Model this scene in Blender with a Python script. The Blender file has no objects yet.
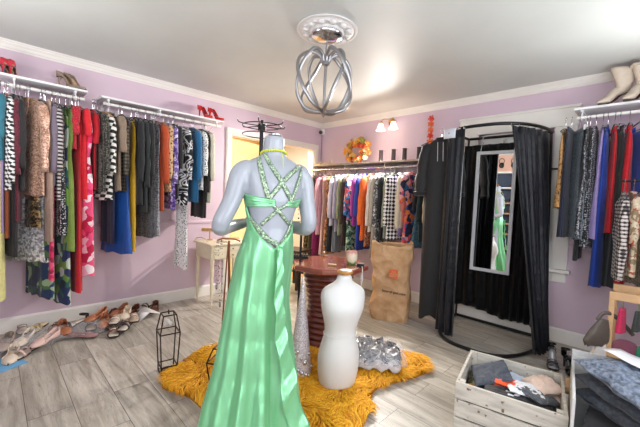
import bpy, math, random
from mathutils import Vector, Matrix, Euler
from math import sin, cos, pi, radians as Rd
random.seed(11)
SC = bpy.context.scene
COL = SC.collection

# ------------------------------------------------------------------ camera
CAM = Vector((3.7549, -3.7326, 1.2456))
YAW, PITCH, ROLL, FPX = 0.7846, -0.048, 0.0422, 329.886
_f = Vector((-sin(YAW)*cos(PITCH), cos(YAW)*cos(PITCH), sin(PITCH)))
_r = Vector((cos(YAW), sin(YAW), 0)); _u = _r.cross(_f)
RT = _r*cos(ROLL) + _u*sin(ROLL); UP = -_r*sin(ROLL) + _u*cos(ROLL); FW = _f
cd = bpy.data.cameras.new('camera'); cam = bpy.data.objects.new('camera', cd); COL.objects.link(cam)
cam.matrix_world = Matrix(((RT.x, UP.x, -FW.x, CAM.x), (RT.y, UP.y, -FW.y, CAM.y), (RT.z, UP.z, -FW.z, CAM.z), (0, 0, 0, 1)))
cd.sensor_width = 36; cd.lens = FPX/640*36; cd.clip_start = 0.05
SC.camera = cam

def ray(px, py): return FW + RT*((px-320)/FPX) - UP*((py-213.5)/FPX)
def PX(px, py, ax, v):
    """the place in the room seen at a point of the photograph on the plane axis=v"""
    d = ray(px, py); return CAM + d*((v-CAM[ax])/d[ax])

# ------------------------------------------------------------------ world, light, exposure
SC.view_settings.view_transform = 'Standard'; SC.view_settings.look = 'None'
SC.view_settings.exposure = 0.95; SC.view_settings.gamma = 1.0
SC.view_settings.use_curve_mapping = False
SC.cycles.use_denoising = True
SC.cycles.max_bounces = 8; SC.cycles.diffuse_bounces = 7; SC.cycles.glossy_bounces = 4
SC.cycles.transmission_bounces = 5; SC.cycles.transparent_max_bounces = 12
SC.cycles.sample_clamp_indirect = 6
SC.cycles.caustics_reflective = False; SC.cycles.caustics_refractive = False
w = bpy.data.worlds.new('daylight'); SC.world = w; w.use_nodes = True
w.node_tree.nodes['Background'].inputs[0].default_value = (0.80, 0.88, 1.0, 1)
w.node_tree.nodes['Background'].inputs[1].default_value = 1.6

def area(name, loc, target, sx, sy, power, color):
    l = bpy.data.lights.new(name, 'AREA'); l.shape = 'RECTANGLE'; l.size = sx; l.size_y = sy
    l.energy = power; l.color = color
    o = bpy.data.objects.new(name, l); COL.objects.link(o); o.location = loc
    o.rotation_euler = (Vector(target)-Vector(loc)).to_track_quat('-Z', 'Y').to_euler()
    return o
# daylight through the two windows behind the camera, the photographer's flash bounced off the ceiling,
# two added ceiling-bounce fills at left and right, the lamps of the hall
area('daylight_front_window', (3.5, -4.66, 1.5), (1.2, -1.5, 0.6), 1.4, 1.3, 8, (0.93, 0.97, 1.0))
area('daylight_side_window', (4.36, -2.6, 1.5), (0.0, -2.6, 0.4), 1.5, 1.3, 12, (0.93, 0.97, 1.0))
area('bounce_flash_camera', (3.9, -3.95, 1.5), (3.85, -3.9, 2.4), 0.7, 0.7, 6, (0.97, 1.0, 0.99))
area('bounce_fill_left', (1.3, -4.2, 1.5), (1.2, -3.7, 2.4), 0.7, 0.7, 8, (0.97, 1.0, 0.99))  # added fill lamp out of view at the front left, bounced off the ceiling
area('bounce_fill_right', (4.0, -1.0, 1.75), (3.6, -1.3, 2.4), 0.7, 0.7, 7, (0.97, 1.0, 0.99))  # added fill lamp beyond the right edge, evens the light at the back
area('hall_lamp', (-0.9, -0.9, 2.3), (-0.9, -0.9, 0), 0.9, 0.9, 60, (1.0, 0.80, 0.52))

# ------------------------------------------------------------------ materials
def mat(name):
    m = bpy.data.materials.new(name); m.use_nodes = True
    return m, m.node_tree, m.node_tree.nodes['Principled BSDF']
def lin(c):
    return tuple(((x/255.)/12.92 if x/255. <= .04045 else ((x/255.+.055)/1.055)**2.4) for x in c[:3]) + (1,)
def nd(nt, t, **kw):
    n = nt.nodes.new(t)
    for k, v in kw.items(): setattr(n, k, v)
    return n
def ramp(nt, stops, interp='LINEAR'):
    r = nd(nt, 'ShaderNodeValToRGB'); r.color_ramp.interpolation = interp
    e = r.color_ramp.elements
    while len(e) < len(stops): e.new(0.5)
    for i, (p, c) in enumerate(stops): e[i].position = p; e[i].color = c if len(c) == 4 else (*c, 1)
    return r
def bump(nt, b, src, strength=.3, dist=.01):
    n = nd(nt, 'ShaderNodeBump'); n.inputs['Strength'].default_value = strength; n.inputs['Distance'].default_value = dist
    nt.links.new(src, n.inputs['Height']); nt.links.new(n.outputs[0], b.inputs['Normal'])
def coords(nt, scale=(1, 1, 1), rot=(0, 0, 0)):
    tc = nd(nt, 'ShaderNodeTexCoord'); mp = nd(nt, 'ShaderNodeMapping')
    mp.inputs['Scale'].default_value = scale; mp.inputs['Rotation'].default_value = rot
    nt.links.new(tc.outputs['Object'], mp.inputs[0]); return mp.outputs[0]
MC = {}
def solid(name, c, rough=.6, metal=0., sheen=0., noise=0., nscale=60, coat=0., spec=None, trans=0., alpha=None, emit=None, es=0):
    if name in MC: return MC[name]
    m, nt, b = mat(name); b.inputs['Base Color'].default_value = lin(c)
    b.inputs['Roughness'].default_value = rough; b.inputs['Metallic'].default_value = metal
    b.inputs['Sheen Weight'].default_value = sheen; b.inputs['Coat Weight'].default_value = coat
    if spec is not None: b.inputs['Specular IOR Level'].default_value = spec
    if trans: b.inputs['Transmission Weight'].default_value = trans
    if alpha is not None: b.inputs['Alpha'].default_value = alpha
    if emit: b.inputs['Emission Color'].default_value = lin(emit); b.inputs['Emission Strength'].default_value = es
    v = coords(nt); n = nd(nt, 'ShaderNodeTexNoise'); n.inputs['Scale'].default_value = nscale; n.inputs['Detail'].default_value = 3
    nt.links.new(v, n.inputs['Vector'])
    if noise:
        k = 1-noise
        r = ramp(nt, [(.3, tuple(x*k for x in lin(c)[:3])), (.7, lin(c))])
        nt.links.new(n.outputs['Fac'], r.inputs[0]); nt.links.new(r.outputs[0], b.inputs['Base Color'])
        bump(nt, b, n.outputs['Fac'], .25, .003)
    MC[name] = m; return m
def worn_wood(name, c, dark):
    m, nt, b = mat(name); L = nt.links.new; v = coords(nt, (1, 6, 6)); n = nd(nt, 'ShaderNodeTexNoise'); n.inputs['Scale'].default_value = 9; n.inputs['Detail'].default_value = 6; L(v, n.inputs['Vector'])
    r = ramp(nt, [(.30, tuple(x*.72 for x in lin(c)[:3])), (.62, lin(c))]); L(n.outputs['Fac'], r.inputs[0])
    v2 = coords(nt, (1, 1, 1)); n2 = nd(nt, 'ShaderNodeTexNoise'); n2.inputs['Scale'].default_value = 38; n2.inputs['Detail'].default_value = 3; L(v2, n2.inputs['Vector'])
    r2 = ramp(nt, [(.645, (0, 0, 0)), (.70, (1, 1, 1))]); L(n2.outputs['Fac'], r2.inputs[0])
    mx = nd(nt, 'ShaderNodeMixRGB'); L(r2.outputs[0], mx.inputs[0]); L(r.outputs[0], mx.inputs[1]); mx.inputs[2].default_value = lin(dark)
    L(mx.outputs[0], b.inputs['Base Color']); b.inputs['Roughness'].default_value = .65; bump(nt, b, n.outputs['Fac'], .3, .004); return m

def fabric(kind, cols, scale=1., rough=.75, metal=0., rot=0.):
    """cloth with a printed or woven pattern"""
    key = 'cloth_%s_%s_%s_%s' % (kind, '_'.join('%02x%02x%02x' % tuple(c) for c in cols), scale, rot)
    if key in MC: return MC[key]
    m, nt, b = mat(key); L = nt.links.new
    C = [lin(c) for c in cols]
    b.inputs['Roughness'].default_value = rough; b.inputs['Metallic'].default_value = metal
    b.inputs['Sheen Weight'].default_value = .15
    v = coords(nt, (1, 1, 1), (0, Rd(rot), 0))
    fine = nd(nt, 'ShaderNodeTexNoise'); fine.inputs['Scale'].default_value = 35; fine.inputs['Detail'].default_value = 4; L(v, fine.inputs['Vector'])
    out = None
    def vor(s, feat='F1', rnd=1.):
        n = nd(nt, 'ShaderNodeTexVoronoi', feature=feat); n.inputs['Scale'].default_value = s; n.inputs['Randomness'].default_value = rnd; L(v, n.inputs['Vector']); return n
    def noise(s, d=2, dist=0.):
        n = nd(nt, 'ShaderNodeTexNoise'); n.inputs['Scale'].default_value = s; n.inputs['Detail'].default_value = d; n.inputs['Distortion'].default_value = dist; L(v, n.inputs['Vector']); return n
    def wave(s, d='Z', dist=0.):
        n = nd(nt, 'ShaderNodeTexWave', bands_direction=d); n.inputs['Scale'].default_value = s; n.inputs['Distortion'].default_value = dist; n.inputs['Detail'].default_value = 1; L(v, n.inputs['Vector']); return n
    if kind == 'solid':
        out = ramp(nt, [(.3, tuple(x*.82 for x in C[0][:3])), (.7, C[0])]); L(fine.outputs['Fac'], out.inputs[0])
    elif kind == 'dots':
        n = vor(38*scale, rnd=.55); out = ramp(nt, [(0, C[1]), (.36, C[0])], 'CONSTANT'); L(n.outputs['Distance'], out.inputs[0])
    elif kind == 'leopard':
        n = vor(40*scale); out = ramp(nt, [(0, C[1]), (.22, C[2]), (.38, C[0])], 'CONSTANT'); L(n.outputs['Distance'], out.inputs[0])
    elif kind == 'floral':
        v2 = nd(nt, 'ShaderNodeTexNoise'); v2.inputs['Scale'].default_value = 12*scale; L(v, v2.inputs['Vector'])
        mx = nd(nt, 'ShaderNodeMixRGB', blend_type='ADD'); mx.inputs[0].default_value = .09; L(v, mx.inputs[1]); L(v2.outputs['Color'], mx.inputs[2])
        n = nd(nt, 'ShaderNodeTexVoronoi'); n.inputs['Scale'].default_value = 26*scale; L(mx.outputs[0], n.inputs['Vector'])
        sp = nd(nt, 'ShaderNodeSeparateColor'); L(n.outputs['Color'], sp.inputs[0])
        k = len(C); out = ramp(nt, [(i/k, c) for i, c in enumerate(C)], 'CONSTANT'); L(sp.outputs[0], out.inputs[0])
    elif kind == 'stripes':
        n = wave(6*scale, 'Z'); out = ramp(nt, [(0, C[0]), (.5, C[1])], 'CONSTANT'); L(n.outputs['Fac'], out.inputs[0])
    elif kind == 'vstripes':
        n = wave(9*scale, 'X'); out = ramp(nt, [(0, C[0]), (.5, C[1])], 'CONSTANT'); L(n.outputs['Fac'], out.inputs[0])
    elif kind == 'zigzag':
        # bent bars of a houndstooth or chevron weave
        n1 = wave(9*scale, 'Z'); n2 = wave(9*scale, 'DIAGONAL')
        a = nd(nt, 'ShaderNodeMath', operation='ADD'); L(n1.outputs['Fac'], a.inputs[0]); L(n2.outputs['Fac'], a.inputs[1])
        out = ramp(nt, [(0, C[0]), (.5, C[1])], 'CONSTANT')
        h = nd(nt, 'ShaderNodeMath', operation='MULTIPLY'); h.inputs[1].default_value = .5; L(a.outputs[0], h.inputs[0]); L(h.outputs[0], out.inputs[0])
    elif kind == 'check':
        ck = nd(nt, 'ShaderNodeTexChecker'); ck.inputs['Scale'].default_value = 40*scale; L(v, ck.inputs['Vector'])
        ck.inputs[1].default_value = C[0]; ck.inputs[2].default_value = C[1]; out = ck
    elif kind == 'plaid':
        n1 = wave(10*scale, 'Z'); n2 = wave(10*scale, 'X')
        a = nd(nt, 'ShaderNodeMath', operation='ADD'); L(n1.outputs['Fac'], a.inputs[0]); L(n2.outputs['Fac'], a.inputs[1])
        f2 = nd(nt, 'ShaderNodeMath', operation='MULTIPLY_ADD'); L(fine.outputs['Fac'], f2.inputs[0]); f2.inputs[1].default_value = .8; L(a.outputs[0], f2.inputs[2])
        h = nd(nt, 'ShaderNodeMath', operation='MULTIPLY'); h.inputs[1].default_value = .38; L(f2.outputs[0], h.inputs[0])
        out = ramp(nt, [(0, C[0]), (.42, C[-1]), (.62, C[1])], 'CONSTANT'); L(h.outputs[0], out.inputs[0])
    elif kind == 'swirl':
        n = noise(4.6*scale, 1, 1.8); out = ramp(nt, [(0, C[0]), (.44, C[1]), (.49, C[0]), (.55, C[1]), (.60, C[0]), (.72, C[-1])], 'CONSTANT'); L(n.outputs['Fac'], out.inputs[0])
    elif kind == 'snake':
        n = noise(26*scale, 2, .6); out = ramp(nt, [(0, C[0]), (.44, C[1]), (.56, C[-1])], 'CONSTANT'); L(n.outputs['Fac'], out.inputs[0])
    elif kind == 'sequin':
        n = vor(95*scale); sp = nd(nt, 'ShaderNodeSeparateColor'); L(n.outputs['Color'], sp.inputs[0])
        out = ramp(nt, [(0, tuple(x*.5 for x in C[0][:3])), (.4, C[0]), (.8, C[-1])]); L(sp.outputs[0], out.inputs[0])
        b.inputs['Metallic'].default_value = .25; b.inputs['Roughness'].default_value = .32
        bump(nt, b, sp.outputs[1], .6, .004)
    elif kind == 'lace':
        n = vor(60*scale, 'DISTANCE_TO_EDGE'); out = ramp(nt, [(0, C[1]), (.12, C[0])], 'CONSTANT'); L(n.outputs['Distance'], out.inputs[0])
    elif kind == 'denim':
        n = noise(60, 3); n2 = wave(60, 'X', 1.); mx = nd(nt, 'ShaderNodeMixRGB', blend_type='MULTIPLY'); mx.inputs[0].default_value = .35
        out0 = ramp(nt, [(.3, tuple(x*.7 for x in C[0][:3])), (.7, C[-1])]); L(n.outputs['Fac'], out0.inputs[0])
        L(out0.outputs[0], mx.inputs[1]); L(n2.outputs['Color'], mx.inputs[2]); out = mx
    L(out.outputs[0], b.inputs['Base Color'])
    if kind != 'sequin':
        bump(nt, b, fine.outputs['Fac'], .3, .004)
    MC[key] = m; return m

# ------------------------------------------------------------------ mesh building
class MB:
    def __init__(s): s.v = []; s.f = []
    def add(s, vs, fs):
        o = len(s.v); s.v += [tuple(v) for v in vs]; s.f += [tuple(o+i for i in f) for f in fs]; return s
    def box(s, a, b, M=None):
        x0, y0, z0 = a; x1, y1, z1 = b
        vs = [Vector(p) for p in ((x0,y0,z0),(x1,y0,z0),(x1,y1,z0),(x0,y1,z0),(x0,y0,z1),(x1,y0,z1),(x1,y1,z1),(x0,y1,z1))]
        if M is not None: vs = [M @ v for v in vs]
        return s.add(vs, [(0,3,2,1),(4,5,6,7),(0,1,5,4),(1,2,6,5),(2,3,7,6),(3,0,4,7)])
    def loft(s, rings, cap0=True, cap1=True, closed=True):
        n = len(rings[0]); vs = [p for r in rings for p in r]; fs = []
        m = n if closed else n-1
        for i in range(len(rings)-1):
            for j in range(m):
                a, b_ = i*n+j, i*n+(j+1) % n
                fs.append((a, b_, b_+n, a+n))
        if cap0 and closed: fs.append(tuple(reversed(range(n))))
        if cap1 and closed: fs.append(tuple(range((len(rings)-1)*n, len(rings)*n)))
        return s.add(vs, fs)
    def tube(s, pts, r, n=8, caps=True, loop=False, flat=1.0, up=None):
        pts = [Vector(p) for p in pts]; k = len(pts); rings = []
        rs = r if isinstance(r, (list, tuple)) else [r]*k
        prev = Vector(up) if up else None
        for i, p in enumerate(pts):
            if loop: t = (pts[(i+1) % k]-pts[i-1])
            else: t = pts[min(i+1, k-1)]-pts[max(i-1, 0)]
            t = t.normalized() if t.length > 1e-9 else Vector((0, 0, 1))
            if prev is None: prev = Vector((0, 0, 1)) if abs(t.z) < .9 else Vector((1, 0, 0))
            a = prev - t*prev.dot(t)
            a = a.normalized() if a.length > 1e-6 else t.orthogonal().normalized()
            if up is None: prev = a
            b_ = t.cross(a)
            rings.append([p + a*(rs[i]*flat*cos(2*pi*j/n)) + b_*(rs[i]*sin(2*pi*j/n)) for j in range(n)])
        if loop: rings.append(rings[0]); return s.loft(rings, False, False)
        return s.loft(rings, caps, caps)
    def lathe(s, prof, n=24, c=(0, 0, 0), cap=True, fx=1., fy=1.):
        rings = [[(c[0]+r*fx*cos(2*pi*j/n), c[1]+r*fy*sin(2*pi*j/n), c[2]+z) for j in range(n)] for r, z in prof]
        return s.loft(rings, cap, cap)
    def ball(s, c, r, n=10, m=7, sx=1, sy=1, sz=1):
        rings = [[(c[0]+sx*r*sin(pi*i/m)*cos(2*pi*j/n), c[1]+sy*r*sin(pi*i/m)*sin(2*pi*j/n), c[2]-sz*r*cos(pi*i/m)) for j in range(n)] for i in range(1, m)]
        return s.loft(rings)
    def prism(s, poly, z0, z1):
        return s.loft([[(x, y, z0) for x, y in poly], [(x, y, z1) for x, y in poly]])
    def build(s, name, m, parent=None, smooth=True, loc=None, rot=None, angle=40, bevel=0, solid=0, sub=0, label=None):
        me = bpy.data.meshes.new(name); me.from_pydata(s.v, [], s.f); me.validate(); me.update()
        if smooth:
            me.polygons.foreach_set('use_smooth', [True]*len(me.polygons))
            if angle < 180 and not sub: me.set_sharp_from_angle(angle=Rd(angle))
        if m: me.materials.append(m)
        o = bpy.data.objects.new(name, me); COL.objects.link(o)
        if parent: o.parent = parent
        if loc: o.location = loc
        if rot: o.rotation_euler = rot
        if solid: md = o.modifiers.new('thickness', 'SOLIDIFY'); md.thickness = solid; md.offset = 0
        if bevel: md = o.modifiers.new('bevel', 'BEVEL'); md.width = bevel; md.segments = 2; md.limit_method = 'ANGLE'
        if sub: md = o.modifiers.new('sub', 'SUBSURF'); md.levels = sub; md.render_levels = sub
        if label: o['label'] = label
        return o
def thing(name, label, cat, loc=(0, 0, 0), rz=0, group=None, rot=None):
    o = bpy.data.objects.new(name, None); o.empty_display_size = .05; COL.objects.link(o)
    o.location = loc; o.rotation_euler = rot or (0, 0, rz); return tag(o, label, cat, group)
def tag(o, label, cat, group=None, kind=None):
    o['label'] = label; o['category'] = cat
    if group: o['group'] = group
    if kind: o['kind'] = kind
    return o
def struct(o): o['kind'] = 'structure'; return o
def dup(root, loc, rz=None, label=None, group=None, rot=None, scale=None):
    r = root.copy(); COL.objects.link(r); r.location = loc
    if rz is not None: r.rotation_euler = (0, 0, rz)
    if rot is not None: r.rotation_euler = rot
    if scale is not None: r.scale = (scale,)*3 if not hasattr(scale, '__len__') else scale
    if label: r['label'] = label
    if group: r['group'] = group
    for ch in list(root.children):
        c = ch.copy(); COL.objects.link(c); c.parent = r
        for g in list(ch.children):
            d = g.copy(); COL.objects.link(d); d.parent = c
    return r
def arc(c, r, a0, a1, n, ax='xz'):
    out = []
    for i in range(n+1):
        a = Rd(a0+(a1-a0)*i/n); p, q = r*cos(a), r*sin(a)
        out.append({'xz': (c[0]+p, c[1], c[2]+q), 'yz': (c[0], c[1]+p, c[2]+q), 'xy': (c[0]+p, c[1]+q, c[2])}[ax])
    return out
def smoothpath(pts, n=6):
    """Catmull-Rom through the points"""
    P = [Vector(p) for p in pts]; out = []
    for i in range(len(P)-1):
        p0, p1, p2, p3 = P[max(i-1, 0)], P[i], P[i+1], P[min(i+2, len(P)-1)]
        for k in range(n):
            t = k/n
            out.append(.5*((2*p1)+(-p0+p2)*t+(2*p0-5*p1+4*p2-p3)*t*t+(-p0+3*p1-3*p2+p3)*t**3))
    out.append(P[-1]); return out

WHITE = solid('white_paint', (240, 238, 234), .45)
BLACKM = solid('black_metal', (22, 22, 24), .4, .3)
CHROME = solid('chrome', (205, 205, 208), .18, 1.)
GOLD = solid('brass', (190, 150, 80), .28, 1.)
BLACKV = solid('black_velvet', (20, 20, 22), .85, sheen=.3)
# ------------------------------------------------------------------ the room
H = 2.4; XR = 4.4; YF = -4.75; T = .12
def wallmat(name, c):
    m, nt, b = mat(name); v = coords(nt); n = nd(nt, 'ShaderNodeTexNoise'); n.inputs['Scale'].default_value = 2.2; n.inputs['Detail'].default_value = 4
    nt.links.new(v, n.inputs['Vector']); k = lin(c)
    r = ramp(nt, [(.3, tuple(x*.93 for x in k[:3])), (.7, k)]); nt.links.new(n.outputs['Fac'], r.inputs[0]); nt.links.new(r.outputs[0], b.inputs['Base Color'])
    n2 = nd(nt, 'ShaderNodeTexNoise'); n2.inputs['Scale'].default_value = 180; nt.links.new(v, n2.inputs['Vector'])
    b.inputs['Roughness'].default_value = .55; bump(nt, b, n2.outputs['Fac'], .12, .002); return m
LILAC = wallmat('lilac_paint', (216, 195, 210)); CEIL = wallmat('ceiling_paint', (206, 210, 207))
TRIM = wallmat('trim_paint', (238, 236, 230)); CREAM = wallmat('hall_cream_paint', (238, 214, 160))
def floormat(name, dark, light, w_, h_, rot=0.):
    m, nt, b = mat(name); L = nt.links.new; v = coords(nt, (1, 1, 1), (0, 0, rot))
    br = nd(nt, 'ShaderNodeTexBrick'); L(v, br.inputs['Vector']); br.offset = .37; br.inputs['Scale'].default_value = 1
    br.inputs['Brick Width'].default_value = w_; br.inputs['Row Height'].default_value = h_; br.inputs['Mortar Size'].default_value = .0016
    br.inputs['Color1'].default_value = (.25, .25, .25, 1); br.inputs['Color2'].default_value = (.8, .8, .8, 1); br.inputs['Mortar'].default_value = (0, 0, 0, 1)
    mp = nd(nt, 'ShaderNodeMapping'); mp.inputs['Scale'].default_value = (1.3, 11, 1); L(v, mp.inputs[0])
    # every plank takes its own piece of the grain
    ad = nd(nt, 'ShaderNodeMixRGB', blend_type='ADD'); ad.inputs[0].default_value = 1; L(mp.outputs[0], ad.inputs[1])
    sc = nd(nt, 'ShaderNodeMixRGB', blend_type='MULTIPLY'); sc.inputs[0].default_value = 1; L(br.outputs['Color'], sc.inputs[1]); sc.inputs[2].default_value = (20, 20, 20, 1); L(sc.outputs[0], ad.inputs[2])
    g = nd(nt, 'ShaderNodeTexNoise'); g.inputs['Scale'].default_value = 1.6; g.inputs['Detail'].default_value = 8; g.inputs['Roughness'].default_value = .62; g.inputs['Distortion'].default_value = .8; L(ad.outputs[0], g.inputs['Vector'])
    r = ramp(nt, [(.28, lin(dark)), (.48, tuple((a+b_)/2 for a, b_ in zip(lin(dark), lin(light)))), (.66, lin(light))]); L(g.outputs['Fac'], r.inputs[0])
    mb = nd(nt, 'ShaderNodeMixRGB', blend_type='MULTIPLY'); mb.inputs[0].default_value = .30; L(r.outputs[0], mb.inputs[1]); L(br.outputs['Color'], mb.inputs[2])
    # thin dark cracks of the wood figure
    wv = nd(nt, 'ShaderNodeTexNoise'); wv.inputs['Scale'].default_value = 2.6; wv.inputs['Detail'].default_value = 3; wv.inputs['Distortion'].default_value = 1.2; L(ad.outputs[0], wv.inputs['Vector'])
    cr = ramp(nt, [(.486, (1, 1, 1)), (.5, (.45, .42, .4)), (.514, (1, 1, 1))]); L(wv.outputs['Fac'], cr.inputs[0])
    m3 = nd(nt, 'ShaderNodeMixRGB', blend_type='MULTIPLY'); m3.inputs[0].default_value = .55; L(mb.outputs[0], m3.inputs[1]); L(cr.outputs[0], m3.inputs[2])
    sm = nd(nt, 'ShaderNodeMixRGB'); L(br.outputs['Fac'], sm.inputs[0]); L(m3.outputs[0], sm.inputs[1]); sm.inputs[2].default_value = lin(tuple(x*.6 for x in dark))
    L(sm.outputs[0], b.inputs['Base Color']); b.inputs['Roughness'].default_value = .38
    bump(nt, b, g.outputs['Fac'], .12, .003); return m
FLOOR = floormat('grey_wood_floor', (150, 141, 128), (216, 210, 198), .92, .2)
HALLF = floormat('orange_wood_floor', (176, 116, 62), (232, 180, 118), .9, .09, pi/2)

struct(MB().box((-.0, YF, -.1), (XR, 0, 0)).build('floor', FLOOR, smooth=False))
struct(MB().box((-T, YF-T, H), (XR+T, T, H+.1)).build('ceiling', CEIL, smooth=False))
DY0, DY1, DZ = -1.60, -.155, 1.995          # doorway in the left wall
b = MB(); b.box((-T, YF-T, -.1), (0, DY0, H)); b.box((-T, DY1, -.1), (0, T, H)); b.box((-T, DY0, DZ), (0, DY1, H))
struct(b.build('wall_left', LILAC, smooth=False))
WX0, WX1, WZ0, WZ1 = 2.40, 3.07, .68, 1.99   # window behind the fitting room
b = MB(); b.box((0, 0, -.1), (WX0, T, H)); b.box((WX1, 0, -.1), (XR, T, H)); b.box((WX0, 0, -.1), (WX1, T, WZ0)); b.box((WX0, 0, WZ1), (WX1, T, H))
struct(b.build('wall_back', LILAC, smooth=False))
b = MB(); b.box((XR, YF, -.1), (XR+T, -3.4, H)); b.box((XR, -1.8, -.1), (XR+T, T, H)); b.box((XR, -3.4, -.1), (XR+T, -1.8, .8)); b.box((XR, -3.4, 2.15), (XR+T, -1.8, H))
struct(b.build('wall_right', LILAC, smooth=False))
b = MB(); b.box((-T, YF-T, -.1), (2.75, YF, H)); b.box((4.2, YF-T, -.1), (XR+T, YF, H)); b.box((2.75, YF-T, -.1), (4.2, YF, .8)); b.box((2.75, YF-T, 2.15), (4.2, YF, H))
struct(b.build('wall_front', LILAC, smooth=False))

def crown_profile():   # (distance from the wall, height)
    return [(0, -.066), (.008, -.066), (.012, -.056), (.02, -.05), (.03, -.032), (.044, -.02), (.048, -.012), (.058, -.01), (.066, 0), (0, 0)]
def run_profile(name, prof, p0, p1, nrm, z):
    n = Vector(nrm); rings = [[(p[0]+n.x*d, p[1]+n.y*d, z+h) for d, h in prof] for p in (p0, p1)]
    return struct(MB().loft(rings).build(name, TRIM, smooth=False))
run_profile('trim_1', crown_profile(), (0, YF), (0, 0), (1, 0), H)
run_profile('trim_2', crown_profile(), (0, 0), (XR, 0), (0, -1), H)
run_profile('trim_3', crown_profile(), (XR, YF), (XR, 0), (-1, 0), H)
run_profile('trim_4', crown_profile(), (0, YF), (XR, YF), (0, 1), H)
base = [(0, 0), (.016, 0), (.016, .112), (.011, .122), (.004, .129), (0, .129)]
run_profile('baseboard_left', base, (0, YF), (0, DY0-.09), (1, 0), 0)
run_profile('baseboard_back', base, (0, 0), (XR, 0), (0, -1), 0)
run_profile('baseboard_right', base, (XR, YF), (XR, 0), (-1, 0), 0)
run_profile('baseboard_front', base, (0, YF), (XR, YF), (0, 1), 0)
# chair rail painted in the wall colour
rail = [(0, -.022), (.008, -.02), (.014, -.008), (.014, .006), (.008, .018), (0, .022)]
def rail_run(name, p0, p1, nrm):
    o = run_profile(name, rail, p0, p1, nrm, .90); o.data.materials[0] = LILAC
rail_run('trim_5', (0, YF), (0, DY0-.09), (1, 0)); rail_run('trim_6', (0, 0), (2.30, 0), (0, -1)); rail_run('trim_7', (3.25, 0), (XR, 0), (0, -1))
# door casing
def casing(name, y0, y1, z0, z1):
    b = MB(); b.box((0, y0, z0), (.02, y1, z1)); b.box((.02, y0+.012, z0), (.026, y1-.012, z1)) if y1-y0 < .2 else b.box((.02, y0, z0+.012), (.026, y1, z1-.012))
    return struct(b.build(name, TRIM, smooth=False, bevel=.003))
casing('trim_8', DY0-.07, DY0, 0, DZ); casing('trim_9', DY1, DY1+.07, 0, DZ); casing('trim_10', DY0-.07, DY1+.07, DZ, DZ+.07)
b = MB(); b.box((-T, DY0, 0), (0, DY0+.015, DZ)); b.box((-T, DY1-.015, 0), (0, DY1, DZ)); b.box((-T, DY0, DZ-.015), (0, DY1, DZ))
struct(b.build('trim_11', TRIM, smooth=False))
# window casing at the back wall: wide flat boards, a sill and an apron
b = MB(); b.box((2.20, -.02, WZ0), (WX0, 0, WZ1)); b.box((WX1+.015, -.02, WZ0), (3.25, 0, WZ1)); b.box((2.20, -.024, WZ1), (3.26, 0, 2.155))
b.box((2.19, -.034, 2.155), (3.27, 0, 2.178)); b.box((2.2, -.018, WZ0-.125), (3.25, 0, WZ0-.03))
struct(b.build('trim_12', TRIM, smooth=False, bevel=.003))
b = MB(); b.box((2.18, -.07, WZ0-.03), (3.28, .02, WZ0)); struct(b.build('trim_13', TRIM, smooth=False, bevel=.004))
win = bpy.data.objects.new('window_1', None); COL.objects.link(win); struct(win)
b = MB(); 
for a_, c_ in (((WX0, .04, WZ0), (WX0+.04, .08, WZ1)), ((WX1-.04, .04, WZ0), (WX1, .08, WZ1)), ((WX0, .04, WZ0), (WX1, .08, WZ0+.05)), ((WX0, .04, WZ1-.05), (WX1, .08, WZ1)), ((WX0, .04, 1.3), (WX1, .08, 1.34))): b.box(a_, c_)
b.build('window_frame', TRIM, win, smooth=False)
GLASS = solid('window_glass', (255, 255, 255), 0, trans=1.)
MB().box((WX0+.03, .055, WZ0+.04), (WX1-.03, .06, WZ1-.04)).build('window_pane', GLASS, win, smooth=False)
for k, (a_, c_) in enumerate((((XR+.02, -3.4, .8), (XR+.06, -1.8, 2.15)), ((2.75, YF-.06, .8), (4.2, YF-.02, 2.15)))):
    win = bpy.data.objects.new('window_%d' % (k+2), None); COL.objects.link(win); struct(win); b = MB()
    if k == 0:
        for y in (-3.4, -2.62, -1.84): b.box((a_[0], y, .8), (c_[0], y+.04, 2.15))
        for z in (.8, 1.45, 2.1): b.box((a_[0], -3.4, z), (c_[0], -1.8, z+.05))
    else:
        for x in (2.75, 3.45, 4.16): b.box((x, a_[1], .8), (x+.04, c_[1], 2.15))
        for z in (.8, 1.45, 2.1): b.box((2.75, a_[1], z), (4.2, c_[1], z+.05))
    b.build('window_frame', TRIM, win, smooth=False)
# roller blind let down over the window
t = thing('window_blind', 'white cloth blind let down over the window behind the fitting room', 'blind', (0, 0, 0))
bm_ = MB(); rings = []
for i in range(9):
    z = 1.97-(1.97-.9)*i/8; rings.append([(2.42+.63*j/30, -.002+.004*sin(j*1.9)+.02*0, z) for j in range(31)])
bm_.loft(rings, closed=False); BLIND = solid('blind_cloth', (243, 243, 240), .8, trans=0.)
o = bm_.build('blind_cloth', BLIND, t, solid=.003); o.location.y = .02
MB().tube([(2.42, .02, 1.965), (3.05, .02, 1.965)], .014).build('blind_roller', WHITE, t)

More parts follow.
